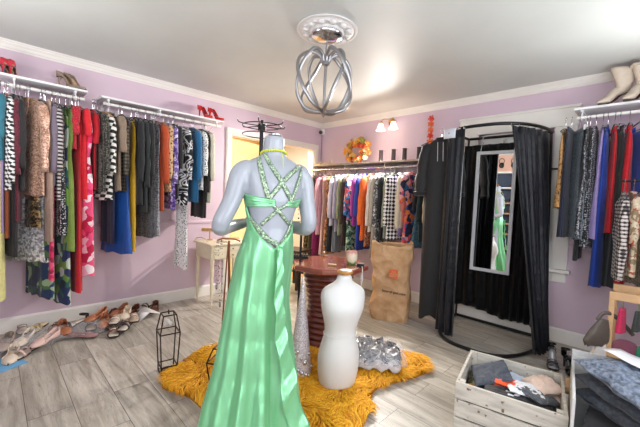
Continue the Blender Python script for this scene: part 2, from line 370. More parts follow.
# ------------------------------------------------------------------ hall beyond the doorway
HX = -2.4
struct(MB().box((HX, -2.4, -.1), (-0.0, .6, 0)).build('floor', HALLF, smooth=False))
struct(MB().box((HX, -2.4, H), (-T, .6, H+.1)).build('ceiling', CEIL, smooth=False))
struct(MB().box((HX-T, -2.4, 0), (HX, .6, H)).build('wall_left', CREAM, smooth=False))
struct(MB().box((HX, .5, 0), (-T, .6, H)).build('wall_back', wallmat('hall_grey_paint', (176, 186, 198)), smooth=False))
struct(MB().box((HX, -2.4, 0), (-T, -2.3, H)).build('wall_front', CREAM, smooth=False))
dr = bpy.data.objects.new('door_1', None); COL.objects.link(dr); struct(dr); dr.location = (-.14, DY0+.02, 0); dr.rotation_euler = (0, 0, Rd(108))
b = MB(); b.box((0, -.02, .01), (.72, .02, 1.97)); DOORP = wallmat('door_cream_paint', (246, 222, 160))
for z0, z1 in ((.2, .85), (1.0, 1.8)):
    for x0 in (.1, .4): b.box((x0, -.026, z0), (x0+.22, .026, z1))
b.build('door_panel', DOORP, dr, smooth=False, bevel=.004)
MB().ball((.66, -.05, .98), .027).tube([(.66, -.03, .98), (.66, .03, .98)], .012).ball((.66, .05, .98), .027).build('door_handle', GOLD, dr)
dr = bpy.data.objects.new('door_2', None); COL.objects.link(dr); struct(dr)
WOODO = solid('orange_wood', (190, 132, 74), .4, noise=.3, nscale=14)
b = MB(); b.box((HX, -1.1, 0), (HX+.03, -1.0, 2.1)); b.box((HX, -.1, 0), (HX+.03, 0, 2.1)); b.box((HX, -1.1, 2.1), (HX+.03, 0, 2.2)); b.build('door_frame', WOODO, dr, smooth=False)
b = MB(); b.box((HX, -1.0, 0), (HX+.015, -.1, 2.1)); b.box((HX, -.9, .2), (HX+.022, -.2, .9)); b.box((HX, -.9, 1.1), (HX+.022, -.2, 1.9)); b.build('door_panel', DOORP, dr, smooth=False)
# ------------------------------------------------------------------ wall shelves with hanging rails
SHELFU = solid('shelf_white', (236, 236, 238), .5)
def wall_shelf(label, p0, p1, nrm, ztop, depth, rodd, rodz, rodm, shelfm, brackets, thick=.018):
    """p0-p1 along the wall, nrm into the room"""
    d = Vector((p1[0]-p0[0], p1[1]-p0[1], 0)); Lg = d.length; d.normalize(); n = Vector((nrm[0], nrm[1], 0))
    M = Matrix(((d.x, n.x, 0, p0[0]), (d.y, n.y, 0, p0[1]), (0, 0, 1, 0), (0, 0, 0, 1)))
    t = thing('wall_shelf', label, 'shelf', (0, 0, 0)); W = lambda x, y, z: M @ Vector((x, y, z))
    MB().box((0, .002, ztop-thick), (Lg, depth, ztop), M).build('shelf_board', shelfm, t, smooth=False, bevel=.002)
    MB().tube([W(.02, rodd, rodz), W(Lg-.02, rodd, rodz)], .0135, 12).build('rail', rodm, t)
    for x in brackets:
        b = MB(); b.box((x-.008, .003, ztop-.16), (x+.008, .016, ztop-thick), M); b.box((x-.008, .003, ztop-thick-.014), (x+.008, depth-.02, ztop-thick), M)
        b.tube([W(x, .01, ztop-.15), W(x, rodd, ztop-thick-.01)], .006, 6)
        b.tube([W(x, rodd+.0, ztop-thick)] + [W(x, rodd+.02*sin(Rd(a)), rodz-.02*cos(Rd(a))) for a in range(150, -80, -30)], .005, 6)
        b.build('bracket', shelfm, t, smooth=True)
    return t
wall_shelf('white wall shelf with hanging rail on the left wall nearest the camera', (0, -4.15), (0, -3.138), (1, 0), 2.075, .30, .27, 2.0, WHITE, SHELFU, (.1, .55, .93))
wall_shelf('white wall shelf with hanging rail on the left wall under the red pumps', (0, -3.04), (0, -1.865), (1, 0), 2.062, .30, .27, 2.0, WHITE, SHELFU, (.06, .5, 1.10))
DRIFT = solid('weathered_wood', (176, 164, 150), .6, noise=.3, nscale=25)
wall_shelf('grey wooden shelf with chrome hanging rail along the back wall', (.10, 0), (2.05, 0), (0, -1), 1.735, .27, .27, 1.655, CHROME, DRIFT, (.02, .65, 1.3, 1.93), .022)
wall_shelf('white wall shelf with hanging rail on the back wall under the boots', (3.255, 0), (4.15, 0), (0, -1), 2.075, .30, .25, 2.0, WHITE, SHELFU, (.05, .42, .8))

# ------------------------------------------------------------------ hangers
def make_hanger(name, label, m, thick=.006, wood=False, clips=False, hookm=None, kind='hanger'):
    t = thing(name, label, kind)
    hk = [(0, 0, -.085), (0, 0, -.045)] + [(x, y, z) for x, y, z in arc((0, 0, 0), .0175, -60, 200, 9, 'xz')]
    # the rail runs along local Y, so the hook lies in the local XZ plane
    MB().tube(hk, .0022, 6).build('hook', hookm or CHROME, t)
    if clips:
        b = MB(); b.tube([(-.15, 0, -.09), (.15, 0, -.09)], .0035, 6)
        for x in (-.13, .13): b.box((x-.014, -.007, -.125), (x+.014, .007, -.085))
        b.build('clip_bar', hookm or CHROME, t, smooth=False)
    else:
        b = MB(); pts = smoothpath([(-.195, 0, -.135), (-.12, 0, -.105), (-.03, 0, -.083), (0, 0, -.080), (.03, 0, -.083), (.12, 0, -.105), (.195, 0, -.135)], 4)
        b.tube(pts, thick*(1.9 if wood else 1), 6, flat=.6)
        b.build('shoulder_bar', m, t)
        if not wood: MB().tube([(-.19, 0, -.137), (.19, 0, -.137)], thick*.55, 6).build('trouser_bar', m, t)
    t.location = (0, 0, -50); return t
WOODH = solid('hanger_wood', (196, 150, 96), .4, noise=.2, nscale=20)
HANG = {'black': make_hanger('clothes_hanger', 'x', BLACKV), 'white': make_hanger('clothes_hanger', 'x', WHITE),
        'wood': make_hanger('clothes_hanger', 'x', WOODH, .007, True), 'clip': make_hanger('clip_hanger', 'x', CHROME, clips=True)}
USED = set()
HL = {'L1': 'holding a garment on the rail of the nearer left wall shelf', 'L2': 'holding a garment on the rail under the red pumps',
      'B': 'holding a garment on the chrome rail of the back wall', 'R': 'holding a garment on the rail under the beige boots', 'F': 'holding a jacket at the right edge above the wooden display rack',
      'BX': 'holding the long black robe on the fitting room hoop'}
HD = {'black': 'black velvet hanger', 'white': 'white plastic hanger', 'wood': 'pale wooden hanger', 'clip': 'chrome clip hanger'}
HG = {'L1': 'on the nearer left wall rail', 'L2': 'on the farther left wall rail', 'B': 'on the back wall rail', 'R': 'on the rail under the boots', 'F': 'at the right edge', 'BX': 'on the hoop'}
def hang(kind, rack, loc, rz):
    p = HANG[kind]; lb = HD[kind] + ' ' + HL[rack]; g = HD[kind] + 's ' + HG[rack]
    if kind in USED: return dup(p, loc, rz, lb, g)
    USED.add(kind); p.location = loc; p.rotation_euler = (0, 0, rz); p['label'] = lb; p['group'] = g; return p

# ------------------------------------------------------------------ garments, in the frame of their rail
# local X across the shoulders, local Y along the rail, Z down from the rail
def pl_(z, table):
    for (z0, a), (z1, b_) in zip(table, table[1:]):
        if z <= z1: k = (z-z0)/(z1-z0) if z1 > z0 else 0; k = max(0, min(1, k)); return a+(b_-a)*k
    return table[-1][1]
def cloth_shell(L, wt, tt, z0, amp, nf, seed, rows=22, n=56, skew=0., ragged=0., cx=0., open_top=False):
    """a hanging tube of cloth with folds; wt, tt: half width and half thickness against depth"""
    rnd = random.Random(seed); ph = [rnd.uniform(0, 6.28) for _ in range(5)]; mb = MB(); rings = []
    for i in range(rows+1):
        k = i/rows; z = z0+(L-z0)*k; w_ = pl_(z, wt); t_ = pl_(z, tt); a = amp*(.15+.85*min(1, max(0, (z-z0-.04)/.35)))
        r = []
        for j in range(n):
            th = 2*pi*j/n; c, s = cos(th), sin(th)
            ex = .55; x = w_*math.copysign(abs(c)**ex, c); y = t_*math.copysign(abs(s)**.8, s)
            f = sin(nf*x/.19*1.0+ph[0]+1.2*k*sin(ph[1])) + .5*sin(nf*1.9*x/.19+ph[2]+k) 
            y += a*f*(1 if True else 0) + a*.35*sin(3*th+ph[3])
            x += a*.8*sin(7*th+ph[4]+2*k)*abs(s)
            zz = -z + (ragged*sin(nf*.7*x/.1+ph[1]) if i == rows else 0) - (ragged*.3*sin(5*th) if i == rows else 0)
            r.append((cx+x+skew*max(0, z-z0), y, zz))
        rings.append(r)
    mb.loft(rings, not open_top, False); return mb
def sleeve_mb(side, sx, z0, Ls, r0, r1, seed, fwd=0., out=.03, thin=.55):
    rnd = random.Random(seed); pts = []; rs = []
    for i in range(15):
        k = i/14; x = side*(sx+out*sin(k*1.8)+rnd.uniform(-.002, .002)); y = fwd*k*k+.004*sin(9*k+seed); z = -(z0+Ls*k)
        if k < .12: x -= side*.03*(1-k/.12)
        pts.append((x, y, z)); rs.append((r0+(r1-r0)*k)*(1+.09*sin(17*k+seed)+.05*sin(31*k)) * (.55 if i == 0 else 1))
    m_ = MB(); m_.tube(pts, rs, 12, flat=1.0, up=(1, 0, 0))
    m_.v = [(x, y*thin if abs(y) < 1 else y, z) for x, y, z in m_.v]; return m_

def top_width(hw, wtail, L, waist=None):
    t = [(.075, .055), (.088, .075), (.105, .11), (.135, hw-.012), (.16, hw), (.30, hw*.93)]
    if waist: t += [(.45, waist), (.62, waist*1.12)]
    t += [(L, wtail)] if L > t[-1][0] else []
    return t
def build_garment(t, kind, m, L, hw, th, fold, flare, slv, m2, seed):
    nf = 5+seed % 4; m2 = m2 or m
    wt = flare if flare else hw*1.02
    if kind in ('blouse', 'jacket', 'dress', 'gown'):
        if kind in ('blouse', 'jacket'):
            tt = [(.075, .008), (.11, .011), (.2, th), (L, th*1.1)]
            cloth_shell(L, top_width(hw, wt, L), tt, .075, fold, nf, seed, ragged=.006).build('bodice', m, t, angle=180)
        else:
            tt = [(.13, .006), (.25, th*.8), (.5, th*.85), (L, th*1.5)]
            z0 = .15 if kind == 'gown' else .1
            w0 = [(z0, hw*.62), (z0+.04, hw*.86), (.32, hw*.92), (.48, hw*.76), (.7, hw*.9), (L, wt)]
            cloth_shell(L, w0, tt, z0, fold, nf, seed, ragged=.008, rows=28).build('dress_body', m, t, angle=180)
            for s in (-1, 1):
                MB().tube([(s*hw*.42, -.004, -z0-.03), (s*hw*.45, -.008, -.115), (s*hw*.45, .006, -.106), (s*hw*.42, .004, -z0-.03)], .007, 5, flat=1.6).build('strap', m2, t, angle=180)
        if slv:
            r0 = .05 if kind == 'jacket' else .045
            for s in (-1, 1): sleeve_mb(s, hw-.012, .128, slv, r0, .034, seed+s, fwd=.008*(seed % 3-1), thin=.62).build('sleeve', m, t, angle=180)
        if kind == 'blouse':
            MB().tube([(.05*cos(a)*.9, .012*sin(a), -.078-.004*cos(a)) for a in [i*pi/8 for i in range(16)]], .008, 6, loop=True).build('collar', m2, t, angle=180)
        if kind == 'jacket':
            for s in (-1, 1):
                b = MB(); b.loft([[(.05, s*(.014), -.075), (.075, s*.016, -.08)], [(.02, s*(th+.006), -.16), (.085, s*(th+.004), -.17)], [(.0, s*(th+.01), -.34), (.012, s*(th+.01), -.34)]], closed=False)
                b.build('lapel', m2, t, solid=.003)
    elif kind == 'skirt':
        cloth_shell(L, [(.10, hw), (.13, hw), (L, wt)], [(.10, .008), (L, th*1.2)], .125, fold, nf, seed, ragged=.004).build('skirt_panel', m, t, angle=180)
        cloth_shell(.135, [(.09, hw)], [(.09, .011)], .095, 0, 3, seed, rows=2, n=24).build('waistband', m2, t, angle=180)
    elif kind == 'trousers':
        for s in (-1, 1):
            cloth_shell(L, [(.1, hw*.5), (.35, hw*.56), (L, wt*.5)], [(.1, .010), (.35, th), (L, th*.9)], .12, fold*.7, nf, seed+s, cx=s*hw*.46, skew=s*.015).build('trouser_leg', m, t, angle=180)
        cloth_shell(.14, [(.09, hw)], [(.09, .013)], .095, 0, 3, seed, rows=2, n=24).build('waistband', m2, t, angle=180)
    elif kind == 'scarf':
        cloth_shell(L, [(.11, hw*.6), (.3, hw), (L*.6, hw*.7), (L, hw*.95)], [(.11, .012), (L, th)], .11, fold, nf, seed, rows=30, ragged=.02).build('scarf_cloth', m, t, angle=180)
RACK = {}
def rack_at(r, px, py=150, near=None):
    if r in ('L1', 'L2'): p = PX(px, py, 0, .42); return Vector((.27, p.y, 2.0)), 0.
    if r == 'B': p = PX(px, py, 1, -.40); return Vector((p.x, -.27, 1.655)), -pi/2
    if r == 'R': p = PX(px, py, 1, -.38); return Vector((p.x, -.25, 2.0)), -pi/2
def rack_len(r, px, hem):
    p = PX(px, hem, 0, .42) if r in ('L1', 'L2') else PX(px, hem, 1, -.40); return (1.655 if r == 'B' else 2.0)-p.z
NG = [0]
def G(r, px, hem, kind, name, cat, m, label, hg='black', hw=.19, th=.016, fold=.006, flare=None, slv=None, m2=None, yaw=0, top=None, py=150):
    NG[0] += 1; loc, rz = rack_at(r, px, py); sh_ = sin(Rd(yaw))*hw*.8
    if r in ('L1', 'L2'): loc.y -= sh_
    if r == 'B': loc.x += sh_*.6
    L = rack_len(r, px, hem); rz += Rd(-yaw if r == 'B' else yaw)
    t = thing(name, label, cat, loc, rz); build_garment(t, kind, m, L, hw, th, fold, flare, slv, m2, NG[0]*7+3)
    hang('clip' if kind in ('skirt', 'trousers') else hg, r, loc, rz)
    return t
F = fabric
BK = (24, 24, 28)
sol = lambda c, **k: F('solid', [c], **k)
# --- left wall, rail nearest the camera (left to right in the photograph)
g = lambda *a, **k: G('L1', *a, **k)
g(-1, 300, 'dress', 'dress', 'dress', sol((226, 220, 150)), 'pale yellow tiered dress hanging at the left edge of the photo', hw=.18, flare=.2, th=.022)
g(1, 232, 'skirt', 'skirt', 'skirt', sol((172, 150, 196)), 'lavender satin skirt at the left edge above the yellow dress', 'clip', hw=.17)
g(1, 160, 'blouse', 'blouse', 'blouse', sol((38, 110, 130)), 'teal blouse at the left end of the nearer left wall rail', slv=.3)
g(7, 238, 'trousers', 'trousers', 'trousers', sol((168, 86, 46)), 'rust brown trousers beside the yellow dress', hw=.15)
g(9, 190, 'blouse', 'blouse', 'blouse', F('zigzag', [(235, 235, 235), (25, 25, 28)], 1.2), 'black and white houndstooth long sleeved blouse left of the burgundy top', slv=.62, yaw=8, th=.02)
g(13, 257, 'trousers', 'trousers', 'trousers', sol((30, 28, 32)), 'black trousers hanging low between the yellow dress and the tan jacket', hw=.17, yaw=10, th=.018)
g(17, 222, 'blouse', 'blouse', 'blouse', F('lace', [(112, 26, 50), (70, 12, 30)], 1.2), 'burgundy lace long sleeved top right of the houndstooth blouse', slv=.55, th=.02)
g(21, 190, 'blouse', 'cardigan', 'cardigan', sol((26, 26, 30)), 'black cardigan between the burgundy top and the tan jacket', slv=.5)
g(40, 196, 'jacket', 'sequin_jacket', 'jacket', F('sequin', [(192, 146, 124), (226, 186, 162)], 1.1), 'rose tan sequinned jacket, widest piece on the nearer left rail', 'wood', slv=.52, yaw=26, th=.024, hw=.215)
g(38, 228, 'dress', 'dress', 'dress', F('sequin', [(40, 34, 30), (170, 140, 90)], .7), 'black and gold sequinned dress showing below the tan jacket', yaw=22, th=.016, hw=.16)
g(43, 186, 'blouse', 'blouse', 'blouse', F('snake', [(24, 24, 24), (60, 54, 44), (160, 140, 90)]), 'black blouse with gold figures right of the tan jacket', slv=.5, hw=.16)
g(47, 262, 'gown', 'sequin_gown', 'dress', F('sequin', [(186, 184, 188), (255, 255, 255)], .7), 'silver sequinned dress with its shiny hem below the taupe trousers', 'black', hw=.2, yaw=38, th=.02, flare=.2)
g(49, 241, 'trousers', 'trousers', 'trousers', sol((178, 150, 134)), 'taupe satin trousers right of the tan jacket', hw=.2, yaw=4, th=.022)
g(52, 280, 'gown', 'floral_dress', 'dress', F('floral', [(210, 36, 96), (236, 90, 130), (150, 20, 60)], 1.), 'raspberry pink floral dress with its hem under the silver sequins', yaw=14)
g(54, 185, 'blouse', 'blouse', 'blouse', sol((120, 108, 124)), 'grey mauve blouse between the black tops', slv=.52)
g(50, 298, 'gown', 'floral_dress', 'dress', F('floral', [(24, 36, 84), (70, 110, 60), (20, 50, 90), (150, 176, 140), (24, 34, 70), (30, 76, 70)], .7), 'navy and green floral long dress, left one of the two at the bottom', yaw=18, th=.02)
g(58, 200, 'blouse', 'blouse', 'blouse', F('stripes', [(22, 22, 24), (190, 184, 186)], 1.8), 'black blouse with thin pale stripes left of the black dotted dress', slv=.5)
g(62, 235, 'dress', 'dress', 'dress', F('dots', [(22, 22, 26), (200, 200, 206)], 1.8), 'black dress with tiny pale dots beside the olive green dress', th=.026)
g(67, 304, 'gown', 'floral_dress', 'dress', F('floral', [(20, 44, 110), (110, 150, 60), (24, 40, 90), (190, 204, 190), (30, 90, 84), (20, 30, 60)], .6), 'blue and green floral long dress, right one of the two at the bottom', yaw=12, th=.02)
g(71, 250, 'dress', 'dress', 'dress', sol((126, 152, 66)), 'olive green long dress hanging left of the red dresses', yaw=6, th=.026, hw=.2)
g(75, 150, 'blouse', 'blouse', 'blouse', F('lace', [(206, 28, 50), (150, 10, 36)], 1.2), 'crimson lace top between the green dress and the red dress', slv=.2)
g(80, 292, 'dress', 'dress', 'dress', sol((204, 20, 40)), 'plain red long dress with the lowest narrow hem right of the green dress', yaw=4, th=.02)
g(85, 200, 'blouse', 'ruffled_top', 'blouse', sol((222, 24, 44)), 'bright red short sleeved top with a wide ruffle', slv=.2, yaw=10, hw=.18, th=.024)
g(90, 275, 'gown', 'floral_dress', 'dress', F('floral', [(226, 30, 90), (250, 190, 210), (240, 80, 130), (200, 16, 70), (255, 235, 240)], .7), 'hot pink and white floral dress at the right end of the nearer rail', yaw=20, th=.028, hw=.21)
g(96, 190, 'blouse', 'blouse', 'blouse', sol((196, 16, 36)), 'dark red blouse on a wide black hanger right of the pink floral dress', slv=.25, hw=.15, th=.012)
# --- left wall, farther rail
g = lambda *a, **k: G('L2', *a, **k)
g(103, 192, 'blouse', 'blouse', 'blouse', F('dots', [(26, 26, 26), (120, 120, 104)], 2.), 'black blouse with faint dots at the left end of the rail under the pumps', slv=.5, yaw=14, th=.022)
g(109, 200, 'blouse', 'blouse', 'blouse', F('zigzag', [(236, 234, 226), (24, 24, 26)], .8, rot=20), 'black and white bold zigzag blouse beside the taupe top', 'wood', slv=.5, yaw=22, th=.022)
g(119, 191, 'blouse', 'blouse', 'blouse', sol((146, 126, 108)), 'plain taupe top right of the zigzag blouse', 'wood', yaw=20, th=.022, hw=.2, slv=.3)
g(115, 244, 'trousers', 'trousers', 'trousers', sol((24, 30, 64)), 'navy trousers showing left of the cobalt blue dress', hw=.12, yaw=10)
g(126, 192, 'blouse', 'blouse', 'blouse', F('plaid', [(20, 20, 20), (110, 100, 80), (50, 44, 40)]), 'black open weave blouse left of the cobalt blue dress', slv=.5, hw=.16)
g(128, 254, 'gown', 'dress', 'dress', sol((16, 84, 170), rough=.5), 'cobalt blue flared dress left of the yellow dress', hw=.15, flare=.21, yaw=22, th=.022)
g(135.5, 252, 'gown', 'dress', 'dress', sol((228, 178, 30), rough=.5), 'mustard yellow narrow dress right of the cobalt blue dress', hw=.14)
g(140, 205, 'blouse', 'blouse', 'blouse', sol((28, 30, 34)), 'black blouse directly right of the yellow dress', slv=.55, th=.022)
g(145, 212, 'blouse', 'cardigan', 'cardigan', sol((34, 40, 42)), 'dark green black cardigan, middle of the three dark tops', slv=.6, th=.024, yaw=8)
g(150, 204, 'blouse', 'blouse', 'blouse', sol((22, 24, 28)), 'black chiffon blouse left of the grey marl trousers', slv=.5, th=.02)
g(153, 238, 'trousers', 'trousers', 'trousers', F('snake', [(70, 70, 74), (110, 110, 114), (40, 40, 44)], 3.), 'charcoal marl trousers hanging lowest of the dark pieces', hw=.14, yaw=14, th=.018)
g(158, 236, 'dress', 'dress', 'dress', F('sequin', [(130, 130, 136), (190, 190, 196)], 1.), 'silver grey sparkling dress left of the rust blouse', th=.018)
g(163, 211, 'blouse', 'blouse', 'blouse', sol((196, 78, 34)), 'rust orange blouse beside the leopard print', slv=.55, th=.022, yaw=10)
g(168.5, 192, 'blouse', 'leopard_blouse', 'blouse', F('leopard', [(206, 170, 130), (30, 22, 18), (140, 94, 54)]), 'leopard print long sleeved blouse between rust and purple', slv=.5, th=.02)
g(173.5, 209, 'blouse', 'blouse', 'blouse', F('floral', [(104, 76, 164), (216, 206, 232), (60, 40, 110), (150, 130, 196)], 1.4), 'purple and white print blouse right of the leopard blouse', slv=.55)
g(178, 198, 'blouse', 'blouse', 'blouse', sol((26, 24, 30)), 'plain black blouse left of the black and white swirl blouse', slv=.4)
g(186, 205, 'blouse', 'swirl_blouse', 'blouse', F('swirl', [(20, 20, 24), (238, 238, 238), (30, 120, 180)], 1.), 'black blouse with bold white swirls in the middle of the right half', slv=.5, yaw=30, th=.024)
g(192.5, 269, 'scarf', 'dotted_scarf', 'scarf', F('dots', [(238, 238, 240), (20, 20, 24)], 1.7), 'white scarf with black dots hanging down to the desk', hw=.085, th=.026, yaw=30)
g(197, 202, 'blouse', 'blouse', 'blouse', sol((34, 110, 160)), 'bright blue top showing beside the swirl blouse', slv=.5)
g(202, 190, 'blouse', 'dotted_blouse', 'blouse', F('dots', [(238, 238, 236), (22, 22, 24)], 1.4), 'white blouse with small black dots near the right end of the rail', slv=.45, yaw=14, th=.02)
g(206.5, 218, 'blouse', 'blouse', 'blouse', sol((28, 26, 26)), 'black top with ribbon cuffs near the right end of the rail', slv=.62, hw=.17)
g(210, 203, 'blouse', 'blouse', 'blouse', sol((222, 216, 196)), 'cream top, last piece at the right end of the rail under the pumps', slv=.5)
# --- back wall
g = lambda *a, **k: G('B', *a, py=185, **k)
g(308, 258, 'gown', 'dress', 'dress', F('snake', [(120, 98, 50), (60, 50, 26), (196, 170, 100)], 1.5), 'gold and olive patterned dress at the left end of the chrome rail', th=.02)
g(313, 256, 'dress', 'dress', 'dress', sol((86, 78, 46)), 'dark olive dress right of the gold patterned dress', th=.018)
g(317, 255, 'dress', 'dress', 'dress', sol((140, 26, 96)), 'magenta long dress near the left end of the chrome rail', th=.02)
g(321, 235, 'blouse', 'blouse', 'blouse', sol((216, 166, 178)), 'dusty pink blouse right of the magenta dress', slv=.55, th=.02)
g(324.5, 255, 'dress', 'dress', 'dress', sol((224, 194, 186)), 'blush ruffled dress right of the dusty pink blouse', th=.018)
g(328.5, 254, 'dress', 'dress', 'dress', F('floral', [(190, 110, 60), (230, 180, 130), (90, 60, 40), (210, 140, 90)], 1.6), 'rust and peach floral dress left of the lavender blouses', th=.018)
g(332, 252, 'dress', 'dress', 'dress', sol((28, 28, 34)), 'black dress left of the white lavender blouse', th=.016)
g(334.5, 226, 'blouse', 'blouse', 'blouse', sol((214, 208, 224)), 'pale lavender white blouse left of the grey lavender one', slv=.55, th=.02)
g(337, 252, 'trousers', 'trousers', 'trousers', F('vstripes', [(60, 64, 72), (170, 176, 184)], 2.), 'grey pinstriped trousers below the lavender blouses', hw=.17)
g(339.5, 232, 'blouse', 'blouse', 'blouse', sol((178, 170, 196)), 'grey lavender blouse left of the sage shirt', slv=.55, th=.018)
g(343, 235, 'blouse', 'shirt', 'shirt', sol((160, 166, 132)), 'sage shirt left of the dark brown jacket', slv=.55)
g(347, 246, 'jacket', 'jacket', 'jacket', sol((60, 44, 38)), 'dark brown long jacket beside the navy floral blouse', slv=.62, th=.022, hw=.2)
g(351, 252, 'skirt', 'skirt', 'skirt', F('floral', [(36, 110, 80), (150, 190, 150), (24, 60, 60), (210, 220, 190)], 1.4), 'green floral skirt showing under the navy floral blouse', hw=.18, th=.02)
g(352, 222, 'blouse', 'floral_blouse', 'blouse', F('floral', [(30, 40, 80), (220, 90, 110), (60, 130, 190), (236, 200, 180), (40, 60, 110)], 1.1), 'navy blouse with pink and blue flowers left of the fuchsia top', 'white', slv=.5, yaw=12, th=.022)
g(357, 226, 'blouse', 'blouse', 'blouse', sol((176, 62, 160)), 'fuchsia purple top left of the royal blue top', slv=.5, th=.018)
g(361, 250, 'blouse', 'blouse', 'blouse', sol((34, 66, 170)), 'royal blue long top left of the orange blouse', slv=.5, th=.022)
g(366, 240, 'blouse', 'blouse', 'blouse', sol((242, 112, 34)), 'bright orange long blouse on the chrome rail', slv=.6, yaw=8, th=.022)
g(369.5, 247, 'dress', 'dress', 'dress', F('floral', [(150, 70, 44), (200, 130, 90), (60, 40, 40)], 2.), 'rust small print dress right of the orange blouse', th=.016)
g(373, 232, 'blouse', 'blouse', 'blouse', sol((232, 220, 206)), 'ivory blouse right of the rust print dress', slv=.6, th=.018)
g(376.5, 258, 'jacket', 'cardigan', 'cardigan', sol((186, 176, 160)), 'beige grey long cardigan left of the snake print top', slv=.6, th=.018)
g(380, 256, 'blouse', 'snake_blouse', 'blouse', F('snake', [(220, 218, 214), (40, 40, 44), (120, 120, 122)], 1.4), 'black and white snake print long top right of the beige cardigan', slv=.6, th=.02)
g(384, 240, 'blouse', 'blouse', 'blouse', sol((26, 26, 30)), 'black blouse left of the sage green knit', slv=.5, th=.018)
g(388, 238, 'blouse', 'knit_sweater', 'sweater', sol((150, 160, 140)), 'sage green knit left of the houndstooth coat', slv=.6, th=.016, hw=.17)
g(394, 240, 'jacket', 'houndstooth_coat', 'coat', F('check', [(238, 236, 230), (24, 24, 26)], .8, rot=45), 'white coat with large black houndstooth pattern', slv=.58, yaw=22, th=.024, hw=.2)
g(400.5, 236, 'blouse', 'blouse', 'blouse', sol((164, 150, 200)), 'lavender blouse right of the houndstooth coat', slv=.5, th=.012, hw=.14)
g(402.5, 228, 'jacket', 'cardigan', 'cardigan', sol((228, 212, 184)), 'cream knit cardigan left of the coral top', slv=.6, th=.024)
g(405.5, 222, 'blouse', 'blouse', 'blouse', sol((230, 120, 104)), 'coral top between the cream cardigan and the big flowered dress', slv=.4, th=.012, hw=.15)
g(409, 248, 'dress', 'floral_dress', 'dress', F('floral', [(28, 38, 84), (226, 70, 90), (240, 170, 170), (50, 110, 170), (30, 30, 60), (230, 120, 60)], .9), 'navy dress with large red and pink flowers on the chrome rail', yaw=20, th=.024, slv=.3)
g(417, 246, 'blouse', 'blouse', 'blouse', sol((24, 26, 34)), 'black top right of the large flowered dress', slv=.4, th=.012, hw=.14)
g(419, 248, 'dress', 'denim_dress', 'dress', F('denim', [(56, 96, 116), (96, 140, 156)]), 'teal denim dress right of the large flowered dress', yaw=14, th=.022)
g(424, 242, 'blouse', 'blouse', 'blouse', sol((30, 54, 60)), 'dark teal blouse left of the cream top', slv=.5, th=.018)
g(430, 216, 'blouse', 'blouse', 'blouse', sol((226, 206, 170)), 'cream top half hidden behind the long black robe', slv=.5, th=.018)
# --- right rail
g = lambda *a, **k: G('R', *a, **k)
g(561, 208, 'dress', 'leopard_camisole', 'camisole', F('leopard', [(210, 160, 100), (40, 26, 18), (150, 96, 50)], 1.3), 'leopard print sleeveless top at the left end of the right rail', hw=.15, th=.024)
g(567, 238, 'skirt', 'skirt', 'skirt', sol((36, 42, 64)), 'navy skirt left of the grey blue denim skirt', hw=.17, th=.02)
g(576, 239, 'skirt', 'denim_skirt', 'skirt', F('denim', [(104, 124, 138), (146, 164, 176)]), 'long grey blue denim skirt on the right rail', hw=.13, flare=.2, yaw=24, th=.024)
g(583, 262, 'trousers', 'trousers', 'trousers', sol((22, 24, 28)), 'black trousers with a narrow low hem right of the denim skirt', hw=.14)
g(586, 240, 'dress', 'dress', 'dress', F('sequin', [(40, 42, 46), (150, 150, 156)], 1.), 'black sparkling dress right of the denim skirt', th=.024)
g(592, 248, 'dress', 'dress', 'dress', F('dots', [(24, 26, 30), (190, 190, 196)], 1.8), 'black dotted dress left of the lavender dress', th=.022)
g(599, 239, 'dress', 'dress', 'dress', sol((166, 148, 206)), 'lavender dress left of the cobalt blue dress on the right rail', hw=.16, yaw=6, th=.026)
g(604, 289, 'gown', 'dress', 'dress', sol((18, 60, 160)), 'cobalt blue long dress left of the red top on the right rail', hw=.17, th=.024)
g(611, 234, 'gown', 'red_dress', 'dress', sol((208, 24, 36)), 'red V necked narrow dress left of the long black dress', hw=.15, yaw=10, th=.02)
g(616, 289, 'gown', 'black_gown', 'dress', sol((26, 26, 28)), 'long black dress between the two red ones on the right rail', hw=.17, yaw=14, th=.024)
g(626, 285, 'gown', 'dress', 'dress', sol((214, 22, 38)), 'red long dress left of the royal blue dress', hw=.17, yaw=8, th=.03)
g(637, 240, 'gown', 'dress', 'dress', sol((24, 76, 180)), 'royal blue dress at the right edge of the photo', hw=.19, yaw=25, th=.03)
# ------------------------------------------------------------------ shop mannequin seen from behind, in a green gown
MQ = PX(273, 300, 2, .72); MQ.z = 0
_d = 1.72
_p = CAM + ray(271, 250)*_d; MQ = Vector((_p.x, _p.y, 0))
BACK = (CAM-MQ); BACK.z = 0; BACK.normalize()          # towards the viewer
BACK = Matrix.Rotation(Rd(18), 3, 'Z') @ BACK          # the back is turned a little to the viewer's right
SIDE = Vector((-BACK.y, BACK.x, 0))                    # to the viewer's right hand
MM = Matrix(((SIDE.x, -BACK.x, 0, MQ.x), (SIDE.y, -BACK.y, 0, MQ.y), (0, 0, 1, 0), (0, 0, 0, 1)))   # local: x right, -y back surface, z up
MI = MM.inverted()
TORSO = [(0.86, .136, .105, 0.01, -.026), (.92, .138, .11, .012, -.024), (1.0, .122, .096, .004, -.016), (1.08, .108, .086, 0, -.008), (1.14, .115, .090, 0, -.004), (1.22, .135, .10, 0, 0), (1.30, .150, .103, .004, 0),
         (1.36, .158, .092, .008, 0), (1.40, .15, .075, .01, 0), (1.425, .115, .062, .012, 0), (1.445, .07, .055, .014, 0), (1.48, .054, .053, .014, 0), (1.53, .052, .052, .012, 0), (1.55, .046, .046, .012, 0)]
def torso_at(z):
    for a, b_ in zip(TORSO, TORSO[1:]):
        if z <= b_[0]:
            k = max(0, (z-a[0])/(b_[0]-a[0])); return [a[i]+(b_[i]-a[i])*k for i in range(1, 5)]
    return TORSO[-1][1:]
